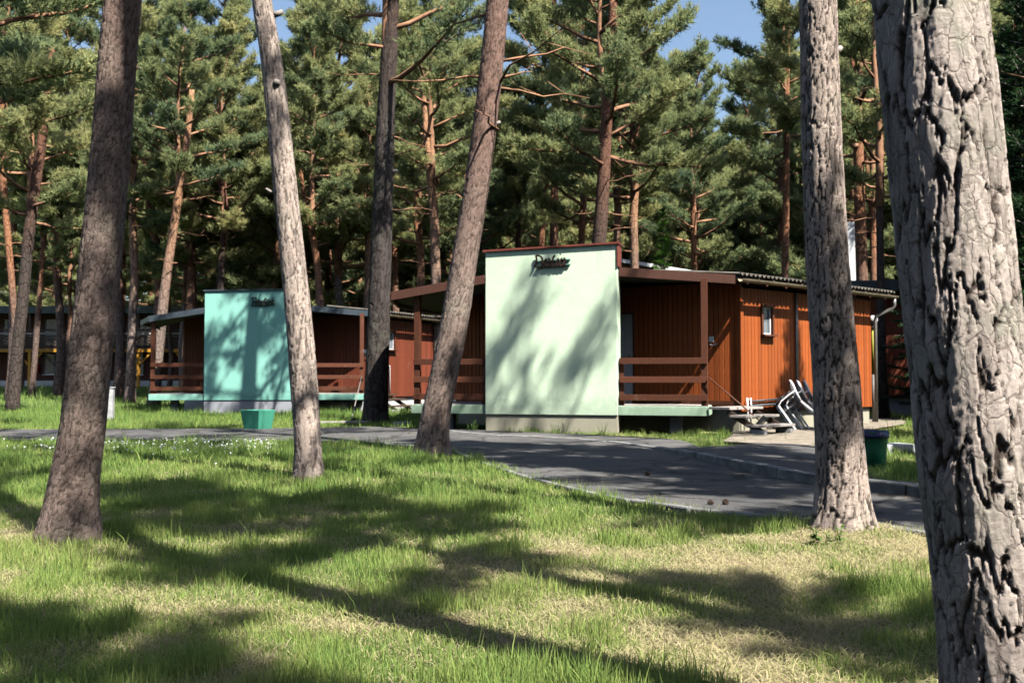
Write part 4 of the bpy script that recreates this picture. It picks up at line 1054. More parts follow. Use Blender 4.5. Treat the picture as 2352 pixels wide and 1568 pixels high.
def needles_np(pos, axis, K, ln, wd, rs, spread=0.8):
    n = len(pos); P = np.repeat(pos, K, 0); A = np.repeat(axis, K, 0); m = n * K
    d = A + spread * rs.normal(size=(m, 3)); d /= np.linalg.norm(d, axis=1)[:, None] + 1e-9
    s = np.cross(d, rs.normal(size=(m, 3))); s /= np.linalg.norm(s, axis=1)[:, None] + 1e-9
    L = ln * rs.uniform(0.7, 1.25, (m, 1)); W = wd * rs.uniform(0.7, 1.3, (m, 1))
    base = P + A * rs.uniform(-0.08, 0.05, (m, 1))
    V = np.stack([base - s * W * 0.6, base + s * W * 0.6, base + d * L], 1).reshape(-1, 3)
    Fc = np.arange(m * 3).reshape(-1, 3)
    return V, Fc
def make_crown(seed, H=10.0, Rm=2.9, nl=30, tuft=3, flat=0.0, K=10, ln=0.15, wd=0.017, dead=4):
    rs = np.random.RandomState(seed); rn = random.Random(seed)
    wood_ = MB(); tp = []; ta = []; tt = []
    ax = [Vector((0.22 * math.sin(i * 0.9 + seed) * i / 8, 0.22 * math.cos(i * 1.3 + seed * 2) * i / 8, H * i / 8)) for i in range(9)]
    ax[0] = Vector((0, 0, -0.1))
    wood_.tube(ax, [0.125 * (1 - i / 8) + 0.012 for i in range(9)], 8)
    def axp(z):
        i = min(7, max(0, int(z / H * 8))); return ax[i].lerp(ax[i + 1], z / H * 8 - i)
    az = rn.uniform(0, 6)
    for i in range(nl):
        t = (i + 0.5) / nl; z = H * (0.02 + 0.95 * t); az += 2.4 + rn.uniform(-0.5, 0.5)
        L = Rm * (1.0 - 0.78 * t ** 1.5) * rn.uniform(0.55, 1.15)
        el = R(-4 + 50 * t + rn.uniform(-12, 14))
        d = Vector((math.cos(az) * math.cos(el), math.sin(az) * math.cos(el), math.sin(el))); p0 = axp(z); pts = [p0]
        seg = 6; bend = rn.uniform(0.2, 0.5)
        for k in range(1, seg + 1):
            u = k / seg
            d2_ = (d + Vector((rn.uniform(-.25, .25), rn.uniform(-.25, .25), bend * u + rn.uniform(-.15, .15)))).normalized()
            pts.append(pts[-1] + d2_ * (L / seg))
        r0 = 0.018 + 0.018 * L * (1 - 0.4 * t)
        wood_.tube(pts, [r0 * (1 - 0.85 * k / seg) for k in range(seg + 1)], 5)
        tint0 = rn.uniform(0.0, 0.42)
        ns = int(5 + L * 3.2)
        for j in range(ns):
            u = 0.30 + 0.70 * (j + rn.random()) / ns; q = min(seg - 1, int(u * seg)); b0 = pts[q].lerp(pts[q + 1], u * seg - q)
            ld = (pts[q + 1] - pts[q]).normalized(); sd = ld.cross(Vector((0, 0, 1)))
            if sd.length < 0.1: sd = Vector((1, 0, 0))
            sd.normalize(); sgn = 1 if j % 2 else -1
            bd = (ld * rn.uniform(0.35, 0.9) + sd * sgn * rn.uniform(0.3, 0.9) + Vector((0, 0, rn.uniform(0.0, 0.55)))).normalized()
            bl_ = rn.uniform(0.30, 0.75) * (0.5 + 0.25 * L) * (1.15 - 0.5 * u)
            b1 = b0 + bd * bl_ * 0.6 + Vector((0, 0, 0.02)); b2 = b0 + bd * bl_ + Vector((0, 0, 0.08 * bl_))
            if j % 2 == 0: wood_.tube([b0, b1, b2], [0.010, 0.007, 0.004], 4, caps=False)
            nt_ = 5
            for k in range(nt_):
                v = 0.25 + 0.75 * (k + rn.random() * .6) / nt_; c = b0.lerp(b2, v)
                for m in range(tuft):
                    o = Vector((rn.gauss(0, .10), rn.gauss(0, .10), rn.gauss(0.03, .065))) * (1.2 - 0.3 * v)
                    a_ = (bd * 0.7 + Vector((0, 0, 0.55)) + o * 3).normalized()
                    tp.append(c + o); ta.append(a_); tt.append(min(1, max(0, tint0 + 0.30 * v + rn.gauss(0, 0.09))))
        # bare dead twigs low in the crown
    for i in range(dead):
        z = rn.uniform(-2.8, 0.6); a = rn.uniform(0, 6.3); L = rn.uniform(0.5, 1.7)
        d = Vector((math.cos(a), math.sin(a), rn.uniform(-0.1, 0.35))).normalized(); p = Vector((0, 0, z)); pts = [p]
        for k in range(4): pts.append(pts[-1] + (d + Vector((rn.uniform(-.3, .3), rn.uniform(-.3, .3), rn.uniform(-.3, .2)))) * L / 4)
        wood_.tube(pts, [0.022, 0.017, 0.012, 0.008, 0.004], 4)
        for k in (2, 3):
            wood_.tube([pts[k], pts[k] + Vector((rn.uniform(-.3, .3), rn.uniform(-.3, .3), rn.uniform(-.1, .3))) * L * .6], [0.008, 0.003], 3)
    V, Fc = needles_np(np.array([tuple(p) for p in tp]), np.array([tuple(p) for p in ta]), K, ln, wd, rs, 0.75)
    fm = mesh_np('crown', V, Fc, {'tint': np.repeat(np.array(tt), K * 3)})
    fm.materials.append(M['needle'])
    wm = wood_.mesh('branches'); wm.materials.append(M['limb'])
    return wm, fm
CROWNS = [make_crown(101, 10, 3.4, 40, 4, K=8, ln=0.19, wd=0.028), make_crown(202, 9, 3.2, 36, 4, K=8, ln=0.19, wd=0.028), make_crown(303, 11, 3.8, 42, 4, K=8, ln=0.19, wd=0.028), make_crown(404, 8.5, 4.0, 34, 4, K=8, ln=0.19, wd=0.028, dead=8), make_crown(505, 10, 3.0, 38, 4, K=8, ln=0.19, wd=0.028)]
for wm_, fm_ in CROWNS: print('crown tris', len(fm_.polygons), len(wm_.polygons))
OPEN = [make_crown(606, 9, 3.6, 15, tuft=3, dead=7), make_crown(707, 10, 3.8, 17, tuft=2, dead=6), make_crown(808, 10, 3.3, 24, tuft=3, K=9, ln=0.17, wd=0.022, dead=8), make_crown(909, 10, 3.4, 11, tuft=2, K=8, dead=5)]      # thin, open crowns of the near pines

def add_crown(root, tip, kind, scale, rz, variants=None, tilt=(0, 0)):
    wm, fm = (variants or CROWNS)[kind]
    for nm, me in (('branches', wm), ('crown', fm)):
        o = link(nm, me, root); o.location = tip; o.rotation_euler = (tilt[0], tilt[1], rz); o.scale = (scale,) * 3
def px_tree(name, label, group, Y, pts, mat, zc, crown, cscale, rz=0.0, fine=None, sides=14, variants=None, stubs=(), crownz=None):
    """pts: photo pixels (x, y, width) of the trunk from its foot upwards, all at distance Y"""
    w3 = [(atY(x, y, Y), wd / 2 / F * Y) for x, y, wd in pts]
    g = float(gz(w3[0][0].x, Y)); base = Vector((w3[0][0].x, Y, g))
    root = empty(name, base, label, 'tree', group)
    path = [(0, 0, -0.15, w3[0][1])] + [(p.x - base.x, 0, p.z - g, r_) for p, r_ in w3[1:]]
    # carry on upwards along the last direction, straightening
    while path[-1][2] < zc - 0.01:
        a, b = path[-2], path[-1]; st = min(2.0, zc - b[2]); sl_ = (b[0] - a[0]) / max(0.1, b[2] - a[2]) * 0.75
        yl = 0.04 * math.sin(b[2] * 0.9 + base.x)
        path.append((b[0] + sl_ * st, b[1] + yl, b[2] + st, max(0.09 * cscale, b[3] * 0.93)))
    if fine:
        me = bark_trunk(path, fine['res'], fine['zf'], path[-1][2], fine['seed'], fine['cw'], fine['ch'], fine['depth'], fine.get('flare', 0.25), fine.get('amt', 1.0), fine.get('cwm', 1.0))
    else:
        n = max(12, int(path[-1][2] / 0.5)); zz = np.linspace(path[0][2], path[-1][2], n); X_, Y_, R_ = interp_path(path, zz)
        R_ = R_ * (1 + 0.3 * np.exp(-np.maximum(zz, 0) / 0.3))
        me = MB().tube([(a, b, c) for a, b, c in zip(X_, Y_, zz)], list(R_), sides).mesh('trunk')
    to = link('trunk', me, root, mat)
    for (zs, aaz, L, rr) in stubs:      # broken branch stubs
        x_, y_, r_ = interp_path(path, np.array([zs])); c = Vector((float(x_[0]), float(y_[0]), zs)); d = Vector((math.cos(aaz), math.sin(aaz), 0.25)).normalized()
        MB().tube([c + d * float(r_[0]) * 0.8, c + d * (float(r_[0]) + L * .5), c + d * (float(r_[0]) + L) + Vector((0, 0, .02))], [rr * 1.25, rr, rr * 0.75], 8).build('branch_stub', M['deadlimb'], root)
    e = path[-1]
    if crownz is not None:
        x_, y_, r_ = interp_path(path, np.array([crownz])); e = (float(x_[0]), float(y_[0]), crownz)
    if crown is not None: add_crown(root, (e[0], e[1], e[2]), crown, cscale, rz, variants)
    return root

# the six pines standing near
G_NEAR = 'pine trunks on the near lawn'
px_tree('pine_tree', 'thick pine with deeply plated grey bark at the right edge, nearest the camera', G_NEAR, 2.92,
    [(2345, 1735, 300), (2316, 1568, 272), (2280, 1300, 256), (2248, 1100, 248), (2222, 850, 246), (2195, 600, 246), (2170, 350, 245), (2133, 0, 243)], M['barkbig'], 9.5, 0, 1.0, 0.4,
    dict(res=0.0058, zf=2.55, seed=3, cw=0.088, ch=0.21, depth=0.015, flare=0.2, cwm=0.72, amt=0.9), variants=OPEN)
px_tree('pine_tree', 'sunlit pine trunk with pinkish plated bark in front of the orange wall', G_NEAR, 7.35,
    [(1936, 1216, 112), (1932, 1100, 106), (1925, 950, 105), (1915, 800, 100), (1903, 650, 96), (1893, 450, 91), (1885, 250, 87), (1879, 0, 82)], M['bark'], 9.0, 1, 0.95, 1.4,
    dict(res=0.0105, zf=4.1, seed=8, cw=0.055, ch=0.16, depth=0.011, flare=0.36, amt=0.9), variants=OPEN, stubs=[(3.5, 0.2, 0.05, 0.025)])
px_tree('pine_tree', 'leaning pine with reddish upper bark at the left, rooted in the near lawn', G_NEAR, 6.96,
    [(158, 1236, 112), (168, 1130, 104), (190, 980, 98), (206, 830, 94), (222, 680, 92), (240, 500, 89), (256, 320, 86), (268, 160, 84), (282, 0, 82)], M['barkred'], 9.5, 0, 1.0, 2.2,
    dict(res=0.0105, zf=4.0, seed=14, cw=0.045, ch=0.085, depth=0.006, flare=0.4, amt=0.6), variants=OPEN)
px_tree('pine_tree', 'slim grey pine with broken branch stubs rising in front of the teal panel', G_NEAR, 11.45,
    [(712, 1090, 56), (706, 1000, 58), (698, 880, 62), (688, 750, 60), (673, 600, 57), (655, 430, 54), (640, 280, 52), (622, 130, 48), (601, 0, 46)], M['bark'], 10.5, 1, 0.9, 3.0,
    dict(res=0.014, zf=5.8, seed=21, cw=0.065, ch=0.3, depth=0.008, flare=0.36, amt=0.7), variants=OPEN, stubs=[(5.35, 0.15, 0.10, 0.035), (3.25, 3.3, 0.10, 0.02), (4.5, -1.2, 0.04, 0.04)])
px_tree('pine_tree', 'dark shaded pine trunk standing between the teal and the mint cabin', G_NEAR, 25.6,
    [(862, 968, 58), (866, 850, 53), (871, 700, 50), (876, 560, 47), (881, 420, 44), (887, 250, 40), (896, 80, 36), (900, 0, 33)], M['barkdarkshade'], 14.5, 2, 1.1, 0.8,
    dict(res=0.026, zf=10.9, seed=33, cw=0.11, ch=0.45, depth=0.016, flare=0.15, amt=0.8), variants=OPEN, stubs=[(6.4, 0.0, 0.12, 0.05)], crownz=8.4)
px_tree('pine_tree', 'curved pine trunk leaning right in front of the mint panel edge', G_NEAR, 14.75,
    [(990, 1040, 74), (1000, 960, 66), (1022, 850, 64), (1044, 740, 64), (1066, 600, 60), (1088, 470, 58), (1108, 330, 56), (1126, 180, 54), (1143, 0, 51)], M['barkred'], 8.5, 0, 1.15, 5.0,
    dict(res=0.017, zf=7.0, seed=41, cw=0.075, ch=0.2, depth=0.008, flare=0.36, amt=0.65), variants=OPEN, stubs=[(4.9, 0.0, 0.06, 0.03)], crownz=6.9)

# pines one can tell apart in the middle distance
MID = [
 ('dark slim pine leaning beside the left edge, in front of the guest house', 32.5, [(27, 946, 30), (40, 800, 27), (52, 693, 26), (66, 543, 25), (82, 423, 24), (105, 250, 20), (118, 100, 17)], 'barkfardark', 12, 1, 1.0),
 ('orange pine trunk at the far left edge before the guest house balcony', 44, [(20, 930, 20), (27, 840, 18), (34, 753, 16), (28, 663, 15), (18, 543, 15), (8, 423, 16), (5, 250, 17), (12, 60, 15)], 'barkfar', 15, 0, 1.0),
 ('thin orange pine standing by the yellow post of the guest house', 47, [(72, 925, 14), (80, 820, 13), (86, 740, 13), (93, 660, 11), (104, 520, 10)], 'barkfar', 9, 4, 0.8),
 ('straight brown pine with a low green branch left of the teal cabin', 42, [(298, 922, 26), (301, 820, 20), (304, 740, 19), (309, 640, 18), (305, 520, 17), (303, 430, 15)], 'barkfarpale', 11, 1, 0.85),
 ('s curved orange pine rising behind the left end of the teal cabin', 39, [(352, 935, 30), (360, 850, 24), (370, 740, 24), (383, 630, 21), (401, 510, 19), (414, 420, 18), (428, 330, 15), (440, 220, 12)], 'barkfarpale', 12.5, 3, 0.95),
 ('kinked reddish pine close behind the s curved pine', 46, [(358, 925, 22), (361, 760, 20), (365, 640, 18), (362, 570, 18), (345, 500, 16), (338, 400, 14), (320, 330, 12)], 'barkfar', 12, 0, 0.9),
 ('stout grey brown pine behind the roof of the teal cabin', 45, [(424, 920, 30), (432, 780, 26), (440, 690, 24), (440, 600, 18), (445, 540, 14)], 'barkfar', 8.5, 3, 0.9),
 ('dark forked pine rising behind the teal panel', 43, [(505, 920, 22), (505, 700, 18), (512, 560, 16), (520, 480, 14), (500, 400, 11)], 'barkfardark', 10.5, 2, 0.9),
 ('thin brown pine leaning left between the slim trunk and the dark trunk', 41, [(742, 915, 20), (735, 690, 18), (728, 600, 16), (715, 530, 14), (700, 460, 13), (690, 400, 11)], 'barkfar', 10.5, 4, 0.95),
 ('pale reddish pine just left of the dark shaded trunk', 44, [(838, 915, 16), (843, 700, 15), (845, 560, 14), (835, 440, 12), (822, 400, 10)], 'barkfarpale', 10.5, 1, 0.9),
 ('bent reddish pine left of the curved trunk, above the mint cabin porch', 40, [(962, 925, 20), (966, 650, 18), (965, 560, 17), (955, 500, 13), (960, 420, 11)], 'barkfar', 9.5, 0, 0.9),
 ('pale grey pine seen above and below the mint cabin porch roof', 36, [(1008, 940, 26), (1004, 720, 24), (1000, 600, 22), (996, 480, 20), (985, 380, 17), (975, 260, 14)], 'barkfarpale', 12, 3, 0.95),
 ('reddish pine between the dark trunk and the bent pine', 46, [(912, 915, 18), (908, 680, 16), (905, 560, 14), (900, 480, 12)], 'barkfar', 10, 4, 0.9),
 ('dark thin pine rising straight behind the left end of the mint panel', 48, [(1190, 905, 14), (1190, 565, 13), (1190, 450, 12), (1189, 380, 10)], 'barkfardark', 11.5, 1, 0.7),
 ('tall dark pine leaning right behind the mint panel', 33, [(1360, 945, 36), (1376, 560, 33), (1384, 450, 31), (1392, 300, 27), (1402, 150, 24), (1410, 0, 20)], 'barkfardark', 14, 3, 1.15),
 ('forked orange pine behind the panel coping, left of the tall dark pine', 41, [(1330, 925, 18), (1335, 560, 16), (1342, 420, 14), (1335, 280, 11)], 'barkfar', 11, 2, 0.9),
 ('pale bent pine just right of the tall dark pine', 38, [(1425, 930, 18), (1417, 560, 16), (1415, 440, 17), (1395, 380, 14), (1385, 300, 11)], 'barkfarpale', 11.5, 4, 0.9),
 ('sunlit orange pine with a branch to the right, behind the mint cabin roof', 37, [(1468, 935, 24), (1457, 590, 20), (1455, 500, 19), (1460, 420, 17), (1462, 330, 14), (1465, 250, 11)], 'barkfarpale', 11.5, 0, 1.0),
 ('reddish straight pine behind the mint cabin roof, right of the young spruce', 46, [(1600, 915, 16), (1595, 620, 14), (1592, 500, 12), (1590, 420, 10)], 'barkfar', 9.5, 2, 0.9),
 ('slim dark pine rising left of the sunlit plated trunk', 35, [(1800, 935, 20), (1803, 640, 17), (1806, 400, 15), (1808, 200, 12), (1809, 60, 10)], 'barkfar', 15, 1, 0.95),
 ('forked reddish pine between the two right trunks', 31, [(1985, 950, 34), (1980, 640, 27), (1974, 450, 25), (1970, 300, 22), (1966, 200, 19), (1960, 120, 14)], 'barkfar', 11, 3, 1.0),
 ('slim reddish pine immediately right of the forked pine', 38, [(2012, 930, 18), (2006, 640, 15), (2000, 450, 13), (1990, 380, 10)], 'barkfar', 11, 4, 0.9),
 ('grey trunk beside the globe lamp at the end of the orange wall', 27.2, [(2030, 960, 26), (2026, 850, 22), (2024, 740, 19), (2022, 600, 17), (2020, 450, 15)], 'barkfardark', 9, 1, 0.9),
]
for k, (lab, Y, pts, mt, zc, cr, cs) in enumerate(MID):
    px_tree('pine_tree', lab, 'pines behind the cabins', Y, pts, M[mt], zc, cr, cs, k * 1.7, crownz=max(4.5, zc * {0: 0.5, 14: 0.55, 19: 0.6, 20: 0.7}.get(k, 0.66)))

# generic pines filling the wood
def generic_trunk(seed, H):
    rn = random.Random(seed); pts, rad = [], []; n = 12
    a, b = rn.uniform(0, 6), rn.uniform(0, 6); am = rn.uniform(0.1, 0.3)
    for i in range(n + 1):
        t = i / n; e = math.sin(math.pi * t)
        pts.append((am * e * math.sin(3 * t + a), am * e * math.cos(2.5 * t + b), -0.15 + (H + 0.15) * t)); rad.append(0.19 * (1 - t) + 0.11 * t + 0.06 * math.exp(-t * 14))
    return MB().tube(pts, rad, 10).mesh('trunk')
GT = [(generic_trunk(s, h), h) for s, h in ((1, 2.6), (2, 4.0), (3, 7.0), (4, 3.2), (5, 0.9))]
for (me, h), mt in zip(GT, ('barkfar', 'barkfarpale', 'barkfar', 'barkfardark', 'barkfardark')): me.materials.append(M[mt])
rnF = random.Random(23)
def forest(x, y, ti, ci, s, label, group, variants=None, cs=None):
    g = float(gz(x, y)); root = empty('pine_tree', (x, y, g), label, 'tree', group)
    me, h = GT[ti]; o = link('trunk', me, root); o.scale = (s, s, s); o.rotation_euler = (0, 0, rnF.uniform(0, 6.28))
    add_crown(root, (0, 0, h * s), ci, cs or s, rnF.uniform(0, 6.28), variants)
    return root
def clear(x, y, u0=True):
    if y < 69 and x < -16 and u0: return False
    if 36 < y < 52 and 2.5 < x < 13: return False
    if 28 < y < 37 and 9 < x < 19: return False
    return True
cells = []
for (y0, y1, step, sc) in ((47, 58, 4.4, 1.42), (58, 74, 5.6, 1.5), (74, 96, 7.0, 1.6), (96, 130, 9.5, 1.7)):
    y = y0
    while y < y1:
        hw = 0.56 * y + 2; x = -hw
        while x < hw:
            xx, yy = x + rnF.uniform(-.4, .4) * step, y + rnF.uniform(-.4, .4) * step
            if clear(xx, yy): cells.append((xx, yy, sc * rnF.uniform(0.72, 1.12)))
            x += step
        y += step
for (x, y, s) in cells:
    u = x / y * F + CX
    if (555 < u < 600 or 1560 < u < 1690) and y < 75: s *= 0.68            # gaps where the sky shows
    if 1100 < u < 1165: s *= 0.66
    forest(x, y, rnF.choice((0, 1, 1, 2, 3)), rnF.randrange(5), s, 'scots pine deep in the wood behind the cabins', 'pines of the background wood')
for k in range(14):      # taller pines whose crowns close the canopy
    x = -25 + 3.8 * k + rnF.uniform(-1, 1); y = rnF.uniform(46, 51); u = x / y * F + CX
    if 525 < u < 625 or 1540 < u < 1715 or 1080 < u < 1180 or not clear(x, y, False): continue
    forest(x, y, 2, rnF.randrange(5), 1.25, 'scots pine deep in the wood behind the cabins', 'pines of the background wood', None, rnF.uniform(1.1, 1.3))
xg = -30.5
while xg < -13:      # pines close before the guest house, their crowns shade it
    forest(xg + rnF.uniform(-.6, .6), 56.0 + rnF.uniform(-1.2, 0.6), 2, rnF.randrange(5), 0.78, 'scots pine deep in the wood behind the cabins', 'pines of the background wood', None, rnF.uniform(0.85, 1.1))
    xg += 2.9
for k in range(34):     # young pines in the understorey
    y = rnF.uniform(46, 78); x = rnF.uniform(-0.54, 0.54) * y
    if clear(x, y): forest(x, y, 4, rnF.randrange(5), rnF.uniform(0.4, 0.62), 'young bushy pine under the tall pines behind the cabins', 'young pines of the understorey')
# pines standing beside and behind the photographer; their shade falls on road, lawn and panels
rnF = random.Random(99)
SHADE = 'tall pine beside the photographer, out of the picture, shading the lawn and road'
for (x, y, ti, ci, s, cs, var) in ((2.7, 2.9, 2, 4, 0.95, 0.78, 'C'), (5.7, 9.4, 2, 0, 1.0, 0.85, 'C'), (6.0, -0.2, 2, 1, 1.15, 0.36, 'C'), (8.2, 4.9, 2, 0, 1.0, 0.95, 'C'), (8.4, 7.6, 2, 1, 1.0, 0.85, 'C'), (11.5, 1.6, 2, 3, 1.0, 0.9, 'C'), (7.45, 12.8, 2, 3, 1.1, 1.08, 'O'), (3.1, -1.7, 2, 4, 1.1, 0.5, 'C')):
    forest(x, y, ti, ci, s, SHADE, 'pines beside the photographer', OPEN if var == 'O' else CROWNS, cs)
forest(-10.5, 18.5, 2, 2, 0.85, 'pine just outside the left edge whose low dark boughs fill the top left corner', 'pines beside the photographer', CROWNS, 1.0)
# the same wood goes on all round
ring = [(sx, c) for sx in (14, 20, 27, 35) for c in (-18, -12, -7, -2, 3, 8, 13, 18, 24, 30)] + [(sx, c) for sx in (-26, -20, -14, -8, -3, 3, 8) for c in (-6, -11, -17, -24)] + [(sx, c) for sx in (-10, -2, 8) for c in (33, 41)]
for (sx, c) in ring:
    sx += rnF.uniform(-2, 2); c += rnF.uniform(-2, 2)
    low = rnF.random() < 0.3
    forest(0.66 * sx + 0.75 * c, -0.75 * sx + 0.66 * c, 4 if low else rnF.choice((0, 1, 3)), rnF.randrange(5), rnF.uniform(0.6, 0.9) if low else rnF.uniform(1.1, 1.35), 'pine of the wood behind the photographer, out of the picture', 'pines behind the photographer')

# ------------------------------------------------------------------ spruces
def make_spruce(seed, H, Rb, mat, per=13, K=7, ln=0.06, wd=0.012, zmin=0.25, step=0.26):
    rs = np.random.RandomState(seed); rn = random.Random(seed); tp, ta, tt = [], [], []
    wd_ = MB(); z = zmin
    while z < H - 0.1:
        t = z / H; L0 = Rb * (1 - t) ** 0.85 + 0.06
        for k in range(max(4, int(per * (1 - 0.55 * t)))):
            a = rn.uniform(0, 6.283); L = L0 * rn.uniform(0.65, 1.1); sl = rn.uniform(-0.35, 0.05) + 0.55 * t
            d = Vector((math.cos(a), math.sin(a), sl)).normalized(); p0 = Vector((0, 0, z + rn.uniform(-.1, .1))); sd = Vector((-math.sin(a), math.cos(a), 0))
            p1 = p0 + d * L + Vector((0, 0, 0.12 * L)); tint = rn.uniform(0.1, 0.6)
            wd_.tube([p0, p0 + d * L * .5, p1], [0.014, 0.009, 0.003], 3, caps=False)
            n = max(3, int(L / 0.055))
            for j in range(n):
                u = (j + rn.random()) / n; c = p0.lerp(p1, u) - Vector((0, 0, 0.03 * u * L))
                w_ = 0.30 * L * (1 - u) + 0.05
                for s in (-1, 1):
                    e = rn.random(); q = c + sd * s * w_ * e - Vector((0, 0, 0.08 * e * w_)); tp.append(q); ta.append((d * .8 + sd * s * .6).normalized()); tt.append(min(1, tint + 0.4 * u))
        z += step * (1 - 0.4 * t)
    V, Fc = needles_np(np.array([tuple(p) for p in tp]), np.array([tuple(p) for p in ta]), K, ln, wd, rs, 0.45)
    fm = mesh_np('crown', V, Fc, {'tint': np.repeat(np.array(tt), K * 3)}); fm.materials.append(mat)
    wm = wd_.mesh('branches'); wm.materials.append(M['deadlimb'])
    tm = MB().tube([(0, 0, -0.1), (0, 0, H * .5), (0, 0, H)], [0.035 * H ** .5, 0.025 * H ** .5, 0.006], 8).mesh('trunk'); tm.materials.append(M['barkfardark'])
    return tm, wm, fm
def spruce(x, y, meshes, label, sc=1.0, rz=0.0, group=None):
    r = empty('spruce_tree', (x, y, float(gz(x, y))), label, 'tree', group); r.scale = (sc,) * 3; r.rotation_euler = (0, 0, rz)
    for nm, me in zip(('trunk', 'branches', 'crown'), meshes): link(nm, me, r)
s1 = atY(1523, 600, 34.5)
spruce(s1.x, 34.5, make_spruce(5, 7.1, 0.85, M['spruce'], per=10, K=6, ln=0.11, wd=0.022), 'bright green young spruce rising behind the roof of the mint cabin')
SD = make_spruce(9, 12.0, 2.4, M['sprucedark'], per=11, K=6, ln=0.14, wd=0.026, zmin=0.5, step=0.36)
spruce(13.6, 26.6, SD, 'tall dark spruce at the right edge behind the thick trunk', 1.05, 0.5)
spruce(11.4, 25.9, SD, 'dark spruce half hidden by the thick right trunk beside the red cabin', 0.8, 2.5)
spruce(9.5, 18.2, make_spruce(13, 10.2, 1.8, M['sprucedark'], per=9, K=6, ln=0.12, wd=0.022, zmin=1.0), 'narrow dark spruce peeping out right of the thick trunk')
#@@GRASS
# ------------------------------------------------------------------ grass
rg = np.random.RandomState(77)
house_polys = [[(q.x, q.y) for q in (v2(Dspec['A']), v2(Dspec['B']), DI['P'], DI['Q'], DI['Q'] + (v2(Dspec['T']) - DI['P']), v2(Dspec['T']))],
               [(q.x, q.y) for q in (v2(Fspec['A']), v2(Fspec['B']), FI['P'], FI['Q'], FI['Q'] + (v2(Fspec['T']) - FI['P']), v2(Fspec['T']))]]
trunks_xy = [(0.0, 0.0)]
def scatter(y0, y1, dens, xm=0.8):
    n = int(dens * (y1 - y0) * (1.09 * (y0 + y1) / 2 + 2 * xm))
    # sample with width proportional to y
    yy = rg.uniform(y0, y1, int(n * 1.6)); hw = 0.545 * yy + xm
    keep = rg.rand(len(yy)) < hw / (0.545 * y1 + xm); yy = yy[keep][:n]; hw = hw[keep][:n]
    xx = rg.uniform(-1, 1, len(yy)) * hw
    jx, jy = xx + rg.normal(0, 0.06, len(xx)), yy + rg.normal(0, 0.06, len(xx))
    m = ~(inpoly(jx, jy, road_poly) | inpoly(jx, jy, walk_poly))
    m &= ~(inpoly(xx, yy, sand_poly) & (rg.rand(len(xx)) > 0.04))
    for hp in house_polys: m &= ~inpoly(xx, yy, hp)
    return xx[m], yy[m]
def blades(xx, yy, segs, hmul=1.0, wmin=0.0):
    n = len(xx); l = lushf(xx, yy)
    # tussocks: patches of fine scale where grass stands taller
    tus = fbm(xx * 2.6 + 9, yy * 2.6 + 31, 3); tall = sstep(0.50, 0.72, tus)
    keep = rg.rand(n) < (0.15 + 0.85 * sstep(0.12, 0.6, l)) * (0.45 + 0.55 * sstep(0.25, 0.6, tus))
    dry = ~keep & (rg.rand(n) < 0.65)
    use = keep | dry; xx, yy, l, tall, dry = xx[use], yy[use], l[use], tall[use], dry[use]; n = len(xx)
    h = hmul * (0.022 + 0.055 * l + 0.085 * tall * l) * rg.uniform(0.55, 1.35, n)
    h = np.where(rg.rand(n) < 0.02, h * 1.6 + 0.03, h)
    h = np.where(dry, rg.uniform(0.03, 0.09, n), h)
    a = rg.uniform(0, 2 * math.pi, n)
    lean = np.where(dry, rg.uniform(0.9, 1.5, n), np.abs(rg.normal(0.22, 0.22, n)))
    lx_, ly_ = np.cos(a), np.sin(a)
    wdt = np.maximum(0.0022, yy * 0.00038) * rg.uniform(0.7, 1.3, n)
    pa = rg.uniform(0, math.pi, n); sx, sy = np.cos(pa) * wdt, np.sin(pa) * wdt
    z0 = gz(xx, yy) - 0.004 + np.where(dry, rg.uniform(0.0, 0.02, n), 0)
    tint = np.where(dry, rg.uniform(0.0, 0.2, n), np.clip(0.27 + 0.50 * l + rg.normal(0, 0.13, n), 0.12, 1))
    def pt(t):
        an = lean * (0.35 + 0.9 * t)
        return xx + lx_ * np.sin(an) * h * t, yy + ly_ * np.sin(an) * h * t, z0 + np.maximum(0.004, np.cos(np.minimum(an, 1.55)) * h * t)
    cols = []
    if segs == 1:
        p0 = pt(0); p1 = pt(1.0)
        V = np.stack([np.stack([xx - sx, yy - sy, z0], 1), np.stack([xx + sx, yy + sy, z0], 1), np.stack(p1, 1)], 1).reshape(-1, 3)
        Fc = np.arange(n * 3).reshape(-1, 3); return V, Fc, np.repeat(tint, 3)
    pm = pt(0.55); p1 = pt(1.0); q = 0.8
    V = np.stack([np.stack([xx - sx, yy - sy, z0], 1), np.stack([xx + sx, yy + sy, z0], 1),
                  np.stack([pm[0] - sx * q, pm[1] - sy * q, pm[2]], 1), np.stack([pm[0] + sx * q, pm[1] + sy * q, pm[2]], 1), np.stack(p1, 1)], 1).reshape(-1, 3)
    b = np.arange(n)[:, None] * 5
    Fc = np.concatenate([b + np.array([[0, 1, 3]]), b + np.array([[0, 3, 2]]), b + np.array([[2, 3, 4]])], 1).reshape(-1, 3)
    return V, Fc, np.repeat(tint, 5)
Vs, Fs, Ts = [], [], []; off = 0
for (y0, y1, dens, sg, hm) in ((1.7, 3.6, 11000, 2, 1.0), (3.6, 6, 8000, 2, 1.0), (6, 9.5, 4200, 2, 1.05), (9.5, 15, 1500, 2, 1.15), (15, 24, 620, 1, 1.3), (24, 36, 260, 1, 1.6), (36, 62, 45, 1, 1.9)):
    x_, y_ = scatter(y0, y1, dens); V, Fc, T_ = blades(x_, y_, sg, hm)
    Vs.append(V); Fs.append(Fc + off); Ts.append(T_); off += len(V)
gme = mesh_np('grass', np.concatenate(Vs), np.concatenate(Fs), {'tint': np.concatenate(Ts)})
tag(link('grass', gme, None, M['grass']), 'patchy lawn grass with dry straw between the tufts', 'grass', kind='stuff')
